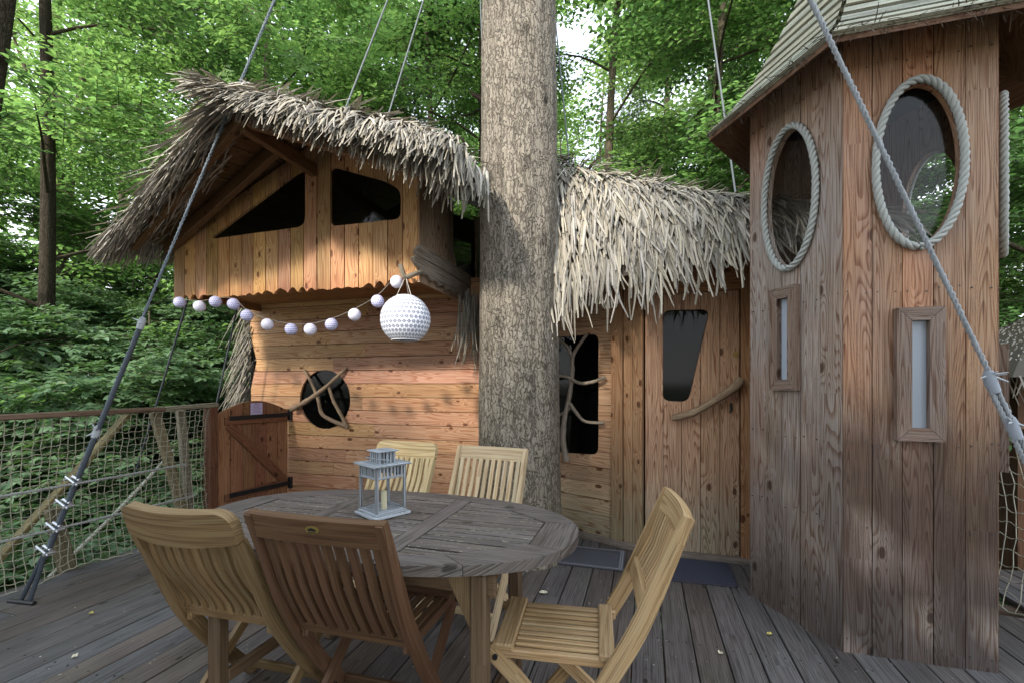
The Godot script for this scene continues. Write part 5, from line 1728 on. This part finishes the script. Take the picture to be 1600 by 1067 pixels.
func cables() -> void:
	# suspension ropes of the house, tied high up in the trees
	var c := lin(0.035, 0.042, 0.052)
	var A := P(-3.54, 0.0, 1.73)
	var top := P(-1.05, 8.25, 3.2)
	var o := thing("suspension_cable", "thick blue-grey cable from the left deck up through the thatch peak", "cable", A)
	var mb := MB.new()
	var dirc := (top - A).normalized()
	rope(mb, line(dirc * 0.28, top - A, 260), 0.0105, 0.08, lin(0.1, 0.122, 0.15), false, 3, 5)
	var rt := dirc.cross(Vector3(0, 0, 1)).normalized()
	tube(mb, line(rt * 0.035, dirc * 0.3 + rt * 0.004, 6), [0.012], 7, c)
	tube(mb, line(-rt * 0.035, dirc * 0.3 - rt * 0.004, 6), [0.012], 7, c)
	tube(mb, line(dirc * 0.28 + rt * 0.02, dirc * 1.75 + rt * 0.014, 8), [0.012], 7, c)
	obj("rope", mb, M.paint, o)
	for k in 4:
		var p := dirc * (0.32 + 0.145 * k)
		var cm := MB.new()
		tube(cm, [p - rt * 0.05 + Vector3(0, 0.012, 0.02), p + rt * 0.055 + Vector3(0, -0.004, 0.02)], [0.0075], 7, Color.WHITE)
		tube(cm, [p - rt * 0.03 + dirc * 0.016, p + rt * 0.035 + dirc * 0.016], [0.011], 7, Color.WHITE)
		for e in [-1.0, 1.0]:
			tube(cm, [p + rt * 0.04 * e + Vector3(0, 0, -0.02), p + rt * 0.04 * e + Vector3(0, 0, 0.034)], [0.009], 6, Color.WHITE)
		obj("clamp", cm, M.steel, o)
	for d in [1.07, 1.78]:
		var tm := MB.new()
		tube(tm, [dirc * (d - 0.035) + rt * 0.01, dirc * (d - 0.01) + rt * 0.01, dirc * (d + 0.02) + rt * 0.008, dirc * (d + 0.04) + rt * 0.005], [0.018, 0.021, 0.02, 0.013], 8, lin(0.3, 0.32, 0.34))
		for e in 5:
			var a: Vector3 = dirc * (d + 0.01) + rt * 0.015
			tube(tm, [a, a + Vector3(rng.randf_range(-0.05, 0.04), rng.randf_range(-0.03, 0.05), rng.randf_range(0.0, 0.04))], [0.006, 0.002], 4, lin(0.4, 0.42, 0.44))
		obj("tape_binding", tm, M.paint, o)
	var bm := MB.new()
	tube(bm, [Vector3(-0.1, 0.008, 0.02), Vector3(0.09, 0.008, 0.0)], [0.013], 8, Color.WHITE)
	obj("anchor_bar", bm, M.iron, o)
	# right cable in front of the tower
	var ra := P(0.617, 2.8, 2.0)
	var rb := P(1.456, 1.069, 2.309)
	var rd := (ra - rb).normalized()
	var r := thing("suspension_cable", "pale twisted cable crossing diagonally in front of the timber tower", "cable", rb)
	var rm := MB.new()
	rope(rm, line(-rd * 1.2, rd * 7.0, 300), 0.0115, 0.075, lin(0.26, 0.28, 0.3), false, 3, 5)
	var rr2 := rd.cross(Vector3(0, 0, 1)).normalized()
	rope(rm, line(-rd * 1.2 - rr2 * 0.022, rd * 0.26 - rr2 * 0.02, 60), 0.011, 0.07, lin(0.26, 0.28, 0.3), false, 3, 5)
	obj("rope", rm, M.paint, r)
	for d in [0.27, 0.06]:
		var tm := MB.new()
		var s0 := -rr2 * 0.008
		tube(tm, [rd * (d - 0.04) + s0, rd * d + s0, rd * (d + 0.03) + s0 * 0.5, rd * (d + 0.05)], [0.018, 0.021, 0.02, 0.014], 8, lin(0.27, 0.3, 0.35))
		for e in 5:
			var a: Vector3 = rd * (d + 0.03)
			tube(tm, [a, a + Vector3(rng.randf_range(-0.04, 0.05), rng.randf_range(-0.03, 0.03), rng.randf_range(0.0, 0.04))], [0.007, 0.002], 4, lin(0.4, 0.42, 0.44))
		obj("tape_binding", tm, M.paint, r)
	var list := [
		[P(-2.9, 3.05, 3.4), P(-1.7, 6.6, 3.9), "steel cable rising behind the thatch peak, nearer the peak", 0.008],
		[P(-2.75, 3.1, 3.9), P(-1.7, 7.6, 4.6), "steel cable rising behind the thatch peak, farther from the peak", 0.008],
		[P(-0.62, 3.12, 3.9), P(-0.98, 7.0, 3.75), "thin pale cable rising right beside the big trunk", 0.007],
		[P(0.76, 2.7, 4.15), P(0.3, 6.6, 4.3), "thin pale cable rising from the roof over the door", 0.008],
		[P(-4.02, 2.1, 3.1), P(-4.4, 1.0, 3.05), "dark rope slanting from the loft corner to the left rail, nearer one", 0.009],
		[P(-4.0, 2.1, 3.6), P(-4.25, 1.0, 3.55), "dark rope slanting behind the left rail, beside the thatched strip", 0.009],
		[P(-1.62, 3.0, 4.6), P(-1.72, 7.0, 4.4), "thin cable rising above the thatch left of the big trunk", 0.006]]
	for q in list:
		var cm := MB.new()
		var a: Vector3 = q[0]
		var b: Vector3 = q[1]
		var ext := b + (b - a) * (0.6 if b.y > a.y else 0.5)
		tube(cm, line(a, ext, 12), [q[3]], 6, lin(0.15, 0.17, 0.19) if b.y > a.y else c)
		tag(obj("cable", cm, M.paint), q[2], "cable")

func trunk() -> void:
	var o := thing("tree_trunk_with_cabin", "thick grey pine trunk rising through the deck before the cabin", "tree", P(-0.928, 0, 3.323))
	var mb := MB.new()
	var nu := 96
	var nv := 190
	var H := 9.5
	var n3 := FastNoiseLite.new()
	n3.seed = 3
	n3.frequency = 1.0
	var knots := [[3.8, 0.14, 0.06], [2.86, 0.2, 0.06], [2.33, 0.62, 0.06], [2.8, -0.75, 0.05], [3.35, 0.75, 0.05], [1.2, 0.3, 0.04], [1.75, -0.5, 0.05]]
	var f := func(i: int, j: int) -> Vector3:
		var y := -0.4 + (H + 0.4) * j / nv
		var a := TAU * i / nu
		var r := 0.318 - 0.0085 * y + 0.035 * exp(-maxf(y, 0.0) * 3.0)
		r += n3.get_noise_3d(cos(a) * 1.6, sin(a) * 1.6, y * 0.9) * 0.014 + n3.get_noise_3d(cos(a) * 6.0, sin(a) * 6.0, y * 2.6 + 9.0) * 0.005
		for k in knots:
			# angle measured from the side that faces the camera
			var da := wrapf(a - (PI * 1.5 + 0.28 + k[1]), -PI, PI) * 0.31
			var dd: float = (da * da + (y - k[0]) * (y - k[0])) / (k[2] * k[2])
			if dd < 9.0: r += 0.014 * exp(-dd) - 0.03 * exp(-dd * 5.0)
		return Vector3(cos(a) * r, y, -sin(a) * r)
	var pts := []
	for j in nv + 1:
		var row := []
		for i in nu: row.append(f.call(i, j))
		pts.append(row)
	var col := func(i: int, j: int) -> Color:
		var y := -0.4 + (H + 0.4) * j / nv
		var a := TAU * i / nu
		var k := 1.0 + 0.25 * n3.get_noise_3d(cos(a) * 2.0, sin(a) * 2.0, y * 1.3 + 30.0)
		var moss := smoothstep(1.8, 0.3, y) * 0.5 + 0.2 * n3.get_noise_3d(cos(a) * 3.0 + 9.0, sin(a) * 3.0, y * 2.0)
		moss = clampf(moss, 0.0, 1.0)
		var dkn := 0.0
		for q in knots:
			var da := wrapf(a - (PI * 1.5 + 0.28 + q[1]), -PI, PI) * 0.31
			var dd: float = (da * da + (y - q[0]) * (y - q[0])) / (q[2] * q[2])
			dkn = maxf(dkn, exp(-dd * 2.5))
		var c := Color(0.325, 0.318, 0.305).lerp(Color(0.27, 0.255, 0.2), moss)
		k *= 1.0 - 0.88 * dkn
		return Color(c.r * k, c.g * k, c.b * k)
	var nrm := func(i: int, j: int) -> Vector3:
		var a: Vector3 = pts[j][(i + 1) % nu] - pts[j][(i - 1 + nu) % nu]
		var b: Vector3 = pts[mini(j + 1, nv)][i] - pts[maxi(j - 1, 0)][i]
		return a.cross(b).normalized()
	var ns := []
	var cs := []
	for j in nv + 1:
		var rn := []
		var rc := []
		for i in nu:
			rn.append(nrm.call(i, j)); rc.append(col.call(i, j))
		ns.append(rn); cs.append(rc)
	for j in nv:
		for i in nu:
			var k := (i + 1) % nu
			var u0 := 2.0 * i / nu
			var u1 := 2.0 * (i + 1) / nu
			var v0 := (H + 0.4) * j / nv / 2.0
			var v1 := (H + 0.4) * (j + 1) / nv / 2.0
			mb.tri(pts[j][i], pts[j][k], pts[j + 1][k], ns[j][i], ns[j][k], ns[j + 1][k], Vector2(u0, v0), Vector2(u1, v0), Vector2(u1, v1), cs[j][i], cs[j][k], cs[j + 1][k])
			mb.tri(pts[j][i], pts[j + 1][k], pts[j + 1][i], ns[j][i], ns[j + 1][k], ns[j + 1][i], Vector2(u0, v0), Vector2(u1, v1), Vector2(u0, v1), cs[j][i], cs[j + 1][k], cs[j + 1][i])
	obj("trunk", mb, M.bark, o)
	var st := MB.new()
	tube(st, [Vector3(-0.27, 3.52, 0.02), Vector3(-0.34, 3.56, 0.03), Vector3(-0.39, 3.6, 0.03)], [0.035, 0.018, 0.006], 7, lin(0.06, 0.05, 0.045))
	obj("branch_stub", st, M.bark_far, o)

func mats() -> void:
	var o := thing("door_mat", "grey ridged rubber mat with pale patterned border by the side panel", "door mat", P(-0.4, 0.004, 3.37))
	var mb := MB.new()
	var off := -P(-0.4, 0.004, 3.37)
	box(mb, P(-0.66, 0.004, 3.19) + off, P(-0.14, 0.014, 3.57) + off, 0.003, 0, lin(0.055, 0.055, 0.065))
	obj("base", mb, M.paint, o)
	var rb := MB.new()
	for k in 20:
		var t := 3.235 + k * 0.0125
		box(rb, P(-0.6, 0.0141, t) + off, P(-0.19, 0.0175, t + 0.006) + off, 0.0, 0, lin(0.07, 0.07, 0.08))
	obj("ridges", rb, M.paint, o)
	var pm := MB.new()
	for k in 46:
		var f := k / 45.0
		for t in [3.205, 3.55]:
			bx(pm, Transform3D(Basis(Vector3.UP, 0.7 if k % 2 else -0.7), P(lerpf(-0.645, -0.155, f), 0.015, t) + off), Vector3(0.014, 0.002, 0.004), 0.0, 0, lin(0.22, 0.22, 0.24))
		for s in [-0.645, -0.155, -0.63, -0.17]:
			bx(pm, Transform3D(Basis(Vector3.UP, 0.7 if k % 2 else -0.7), P(s, 0.015, lerpf(3.21, 3.55, f)) + off), Vector3(0.014, 0.002, 0.004), 0.0, 0, lin(0.22, 0.22, 0.24))
	obj("border_pattern", pm, M.paint, o)
	var b := thing("door_mat", "dark navy ribbed mat in front of the cabin door", "door mat", P(0.36, 0.004, 3.33))
	var m2 := MB.new()
	var o2 := -P(0.36, 0.004, 3.33)
	prism(m2, Transform3D(Basis(Vector3(1, 0, 0), Vector3(0, 0, -1), Vector3(0, 1, 0)), o2), rounded([Vector2(0.12, 3.125), Vector2(0.575, 3.145), Vector2(0.592, 3.52), Vector2(0.13, 3.55)], 0.03), 0.004, 0.013, false, func(_p: Vector2) -> Color: return lin(0.028, 0.031, 0.045))
	obj("base", m2, M.paint, b)
	var r2 := MB.new()
	for k in 17:
		var t := 3.165 + k * 0.0215
		box(r2, P(0.145, 0.0131, t) + o2, P(0.565, 0.0175, t + 0.011) + o2, 0.0, 0, lin(0.034, 0.038, 0.056))
	obj("ridges", r2, M.paint, b)

func litter() -> void:
	var spots := [[-0.6, 2.72, 0.032, 0], [-0.47, 1.62, 0.018, 1], [-0.34, 1.5, 0.02, 0], [1.52, 2.33, 0.026, 1], [-0.36, 3.42, 0.024, 0], [-3.3, 2.3, 0.022, 1], [-2.6, 1.45, 0.018, 0], [-2.3, 1.2, 0.018, 0], [-0.7, 2.2, 0.02, 1], [0.35, 2.35, 0.018, 0], [0.62, 2.6, 0.02, 1], [0.1, 2.0, 0.018, 0], [-0.2, 2.75, 0.02, 0], [-3.0, 1.75, 0.018, 1]]
	for q in spots:
		var mb := MB.new()
		var c := lin(0.55, 0.5, 0.36) if q[3] == 0 else lin(0.42, 0.36, 0.1)
		var a := rng.randf() * TAU
		var r: float = q[2]
		var pts := []
		for k in 9:
			var an := TAU * k / 9
			pts.append(Vector3(cos(an) * r * (1.0 if k % 2 else 0.75), 0.006 + 0.01 * rng.randf(), sin(an) * r * 0.6).rotated(Vector3.UP, a))
		for k in 9:
			fpoly(mb, [Vector3(0, 0.006, 0), pts[k], pts[(k + 1) % 9]], Vector3.UP, Vector3.RIGHT, Vector2.ZERO, c * (1.0 - 0.2 * (k % 2)))
		var l := tag(obj("fallen_leaf", mb, M.paint), "small dry leaf lying on the grey deck boards", "leaf", "dry leaves on the deck")
		l.position = P(q[0], 0.0, q[1])
	var cr := MB.new()
	for k in 800:
		var p := P(rng.randf_range(-3.6, 1.6), 0.003, rng.randf_range(0.9, 3.5))
		var s := rng.randf_range(0.002, 0.006)
		var d := Vector3(s, 0, 0).rotated(Vector3.UP, rng.randf() * TAU)
		var e := Vector3(0, 0, s * rng.randf_range(0.3, 1.2)).rotated(Vector3.UP, rng.randf() * TAU)
		fpoly(cr, [p - d, p + e, p + d, p - e], Vector3.UP, Vector3.RIGHT, Vector2.ZERO, lin(0.4, 0.37, 0.3) * rng.randf_range(0.5, 1.3))
	tag(obj("leaf_crumbs", cr, M.paint), "scattered pale leaf crumbs on the deck", "crumbs", "", "stuff")

# ------------------------------------------------------------------ the scene
func _ready() -> void:
	rng.seed = 4711
	nz.seed = 21
	nz.noise_type = FastNoiseLite.TYPE_SIMPLEX_SMOOTH
	nz.frequency = 0.02
	nz.fractal_octaves = 3
	var cam := Camera3D.new()
	cam.name = "camera"
	cam.position = Vector3(0, 1.3, 0)
	cam.rotation.y = deg_to_rad(16.5)
	cam.projection = Camera3D.PROJECTION_FRUSTUM
	cam.near = 0.05
	cam.far = 400.0
	cam.size = 2.0 * (533.5 / 700.0) * cam.near
	cam.frustum_offset = Vector2(0, (66.5 / 700.0) * cam.near)
	add_child(cam)
	cam.current = true
	var env := Environment.new()
	env.background_mode = Environment.BG_SKY
	var sky := Sky.new()
	var sm := ProceduralSkyMaterial.new()
	sm.sky_top_color = Color(0.88, 0.93, 1.0)
	sm.sky_horizon_color = Color(1.0, 1.0, 1.0)
	sm.sky_curve = 0.25
	sm.sky_energy_multiplier = 1.0
	sm.ground_bottom_color = Color(0.3, 0.33, 0.25)
	sm.ground_horizon_color = Color(0.6, 0.62, 0.58)
	sky.sky_material = sm
	env.sky = sky
	env.tonemap_mode = Environment.TONE_MAPPER_LINEAR
	env.tonemap_exposure = EXPO
	env.sdfgi_enabled = true
	env.ssao_enabled = true
	env.ssil_enabled = true
	var we := WorldEnvironment.new()
	we.name = "world"
	we.environment = env
	add_child(we)
	var sun := DirectionalLight3D.new()
	sun.name = "sun"
	sun.light_energy = SUN_E
	sun.light_color = Color(1.0, 0.96, 0.9)
	sun.light_angular_distance = 5.0
	sun.shadow_enabled = true
	sun.sky_mode = DirectionalLight3D.SKY_MODE_LIGHT_ONLY
	sun.look_at_from_position(Vector3.ZERO, SUN_D, Vector3.UP)
	add_child(sun)
	make_materials()
	ground()
	forest()
	deck()
	cabin()
	tower()
	hut()
	trunk()
	railing()
	gate()
	table()
	var lt := lin(0.46, 0.32, 0.145)
	chair("garden_chair", "honey-coloured chair with curved slats and rounded top, nearest the left rail", P(-1.488, 0, 1.5), PI + 0.03, 0.46, true, lin(0.185, 0.128, 0.066), 2)
	chair("garden_chair", "dark brown slatted chair with brass badge, back to the viewer", P(-0.965, 0, 1.53), PI + 0.02, 0.49, false, lin(0.1, 0.055, 0.03), 1)
	chair("garden_chair", "pale yellow chair turned sideways at the right end of the table", P(-0.3, 0, 1.585), deg_to_rad(-84), 0.4, false, lin(0.35, 0.248, 0.14), 0, 0.61)
	chair("garden_chair", "cream chair with rounded top behind the lantern, before the plank wall", P(-1.61, 0, 2.385), -0.06, 0.475, true, lin(0.56, 0.45, 0.26), 0)
	chair("garden_chair", "pale square-topped chair behind the table, in front of the trunk", P(-0.965, 0, 2.275), -0.1, 0.48, false, lin(0.47, 0.375, 0.25), 0)
	lantern()
	lights()
	cables()
	mats()
	litter()

const EXPO := 3.0
const SUN_E := 0.75
const SUN_D := Vector3(0.28, -0.62, -0.96)

func ground() -> void:
	var mb := MB.new()
	var n := 40
	var size := 160.0
	var hgt := func(x: float, z: float) -> float:
		return -3.6 + 0.5 * nz.get_noise_2d(x * 4.0, z * 4.0) + clampf((Vector2(x, z).length() - 15.0) * 0.03, 0.0, 2.0)
	for j in n:
		for i in n:
			var q := []
			for k in [[0, 0], [0, 1], [1, 1], [1, 0]]:
				var x: float = (float(i + k[0]) / n - 0.5) * size
				var z: float = (float(j + k[1]) / n - 0.5) * size
				q.append(Vector3(x, hgt.call(x, z), z))
			fpoly(mb, q, Vector3.UP, Vector3.RIGHT, Vector2.ZERO, lin(0.06, 0.055, 0.03))
	tag(obj("ground", mb, M.paint), "dark leafy forest floor below the deck", "", "", "structure")

func forest() -> void:
	var g0 := leaf_mat(lin(0.1, 0.175, 0.055), lin(0.33, 0.56, 0.14))
	var g1 := leaf_mat(lin(0.08, 0.15, 0.05), lin(0.27, 0.5, 0.13))
	var g2 := leaf_mat(lin(0.055, 0.1, 0.035), lin(0.1, 0.2, 0.045))
	var g3 := leaf_mat(lin(0.105, 0.175, 0.095), lin(0.2, 0.34, 0.15))
	var g4 := leaf_mat(lin(0.13, 0.19, 0.06), lin(0.36, 0.52, 0.14))
	var gn := leaf_mat(lin(0.05, 0.08, 0.045), lin(0.05, 0.09, 0.04))
	twig_m = plain(lin(0.08, 0.065, 0.05), 0.9)
	sprays = {0: spray(0, g0, g1), 1: spray(1, g1, g2), 2: spray(2, g3, g2), 3: spray(0, g4, g0), 4: needle_spray(gn)}
	var G := -3.5
	# called, label, group, s, t, height, radius, lean, crown start, reach, limbs, sprays, scale, leaf kind, fork
	var list := [
		["slender dark-barked beech at the left edge beyond the rail", "", -8.6, 4.3, 17.0, 0.13, Vector2(0.012, 0), 0.25, 2.6, 12, 300, 1.2, 1, 0.0],
		["dark bare trunk leaning in at the very top left corner", "", -7.98, 2.6, 15.0, 0.19, Vector2(0.235, 0.0), 0.72, 2.2, 8, 200, 1.2, 1, 0.0],
		["forked grey tree beyond the left rail, bright sky behind its fork", "", -14.3, 7.8, 19.0, 0.2, Vector2(0, 0), 0.45, 3.0, 9, 130, 1.6, 3, 0.42],
		["straight dark tree between the forked tree and the thatch peak", "", -12.0, 8.2, 20.0, 0.15, Vector2(0, 0), 0.4, 3.0, 12, 260, 1.6, 0, 0.0],
		["tall grey beech rising above the thatch left of the big trunk", "", -7.2, 12.0, 24.0, 0.24, Vector2(0, 0), 0.35, 4.5, 14, 843, 1.7, 0, 0.0],
		["bright green beech spreading over the thatch peak", "", -6.9, 6.9, 14.0, 0.12, Vector2(0.01, 0), 0.3, 3.6, 15, 760, 1.1, 0, 0.0],
		["light green young beech directly above the loft roof", "", -4.3, 8.6, 15.0, 0.13, Vector2(0, 0), 0.33, 3.6, 15, 800, 1.15, 0, 0.0],
		["dark spruce with drooping twigs just left of the big trunk", "", -3.1, 8.0, 16.0, 0.14, Vector2(0, 0), 0.35, 1.9, 18, 800, 1.2, 4, 0.0],
		["beech with long bare boughs right of the big trunk", "", -0.9, 10.5, 18.0, 0.16, Vector2(0.03, 0), 0.35, 3.4, 9, 380, 1.4, 0, 0.0],
		["deep green beech above the roof over the door", "", 1.0, 9.0, 15.0, 0.14, Vector2(0.01, 0), 0.33, 3.4, 14, 942, 1.15, 1, 0.0],
		["leafy beech beside the tower roof's left hip", "", 3.0, 9.8, 17.0, 0.15, Vector2(0, 0), 0.3, 3.6, 14, 892, 1.2, 1, 0.0],
		["tree with leaning stem right of the tower", "", 5.6, 7.6, 14.0, 0.15, Vector2(-0.05, 0), 0.2, 3.4, 14, 744, 1.1, 1, 0.0],
		["low leafy beech at the far left, filling the view above the handrail", "", -13.5, 4.6, 10.0, 0.1, Vector2(0, 0), 0.15, 3.4, 14, 700, 1.6, 1, 0.0],
		["feathery pine far behind the roof over the door", "", 0.9, 16.0, 20.0, 0.2, Vector2(0, 0), 0.3, 2.6, 16, 800, 1.7, 4, 0.0],
	]
	for q in list:
		tree("beech_tree" if not "spruce" in q[0] and not "pine" in q[0] else ("spruce_tree" if "spruce" in q[0] else "pine_tree"), q[0], q[1], P(q[2], G, q[3]), q[4], q[5], q[6], q[7], q[8], q[9], q[10], q[11], q[12], q[13])
	# understory beyond the left rail
	var low := [[-7.4, 3.4, 5.2, "bluish-green hazel bush beyond the left rail, nearest the viewer"], [-7.9, 5.4, 6.0, "hazel bush beyond the rail, left of the gate"], [-6.5, 6.6, 5.6, "hazel bush behind the gate and thatched strip"], [-9.5, 2.0, 5.6, "hazel bush at the far left edge below the handrail"], [-9.8, 6.8, 6.6, "tall hazel bush under the slender dark beech"], [-6.0, 4.6, 4.4, "low hazel bush just outside the net's far corner"], [-6.4, 2.4, 3.6, "low hazel bush just outside the net's near part"]]
	for q in low:
		tree("hazel_bush", q[3], "", P(q[0], G, q[1]), q[2], 0.06, Vector2(0.02, 0.02), 0.12, 2.4, 16, 1050, 0.95, 2)
	for q in [[-16.0, 3.2], [-17.5, 5.8], [-15.5, 8.6], [-19.0, 9.5], [-14.0, 11.5]]:
		tree("hazel_bush", "tall pale-leaved bush far beyond the left handrail", "bushes far beyond the left handrail", P(q[0], G, q[1]), 9.0, 0.07, Vector2(0, 0), 0.12, 3.6, 16, 620, 1.7, [2, 1][int(q[1]) % 2])
	for q in [[7.2, 10.6, "leafy beech seen right of the tower and through its oval window"], [9.6, 12.5, "farther beech right of the tower, behind the hut"], [4.9, 12.6, "beech behind the tower's left side"]]:
		tree("beech_tree", q[2], "", P(q[0], G, q[1]), 13.0, 0.13, Vector2(0, 0), 0.15, 3.4, 14, 900, 1.4, 1)
	# trees behind the viewer, towards the sun
	var behind := [[-6.2, -8.0, 11.2, 2.2, "leafy tree behind the viewer, farthest left"], [-3.9, -8.4, 10.9, 2.0, "leafy tree behind the viewer, middle of the low ones"], [-2.6, -7.6, 11.4, 1.7, "leafy tree behind the viewer, beside the tall one"], [0.3, -7.2, 17.0, 2.7, "tall leafy tree behind the viewer"]]
	for q in behind:
		tree("beech_tree", q[4], "", P(q[0], G, q[1]), q[2], 0.14, Vector2(0, 0), 0.4, q[3], 16, 2600 if q[2] > 15.0 else 1300, 1.2, 1)
	# the forest behind: leafy trees that nothing tells apart
	var far := RandomNumberGenerator.new()
	far.seed = 99
	for k in 16:
		var ang := lerpf(-68.0, 42.0, (k + far.randf() * 0.8) / 16.0)
		var d := 17.0 + 10.0 * far.randf() + (5.0 if k % 3 == 0 else 0.0)
		var s := sin(deg_to_rad(ang)) * d
		var t := cos(deg_to_rad(ang)) * d
		tree("forest_tree", "leafy tree in the forest behind the cabin", "forest trees behind the cabin", P(s, G + 0.5, t), far.randf_range(13.0, 22.0), far.randf_range(0.14, 0.3), Vector2(far.randf_range(-0.03, 0.03), 0), 0.2, 4.6, 14, 330 if ang > -40.0 else 190, 2.2, [0, 3, 0, 3][k % 4])
	var xs := []
	for k in 5200:
		var a := deg_to_rad(rng.randf_range(-85.0, 55.0))
		var d := sqrt(rng.randf_range(30.0, 900.0))
		xs.append(spray_at(P(sin(a) * d, G + rng.randf_range(0.1, 1.0), cos(a) * d), Vector3(cos(k), 0, sin(k)), rng.randf_range(1.0, 2.0)))
	var u := MultiMeshInstance3D.new()
	u.name = "undergrowth"
	put_sprays(u, sprays[2], xs)
	add_child(u)
	tag(u, "low bluish-green undergrowth covering the forest floor", "undergrowth", "", "stuff")
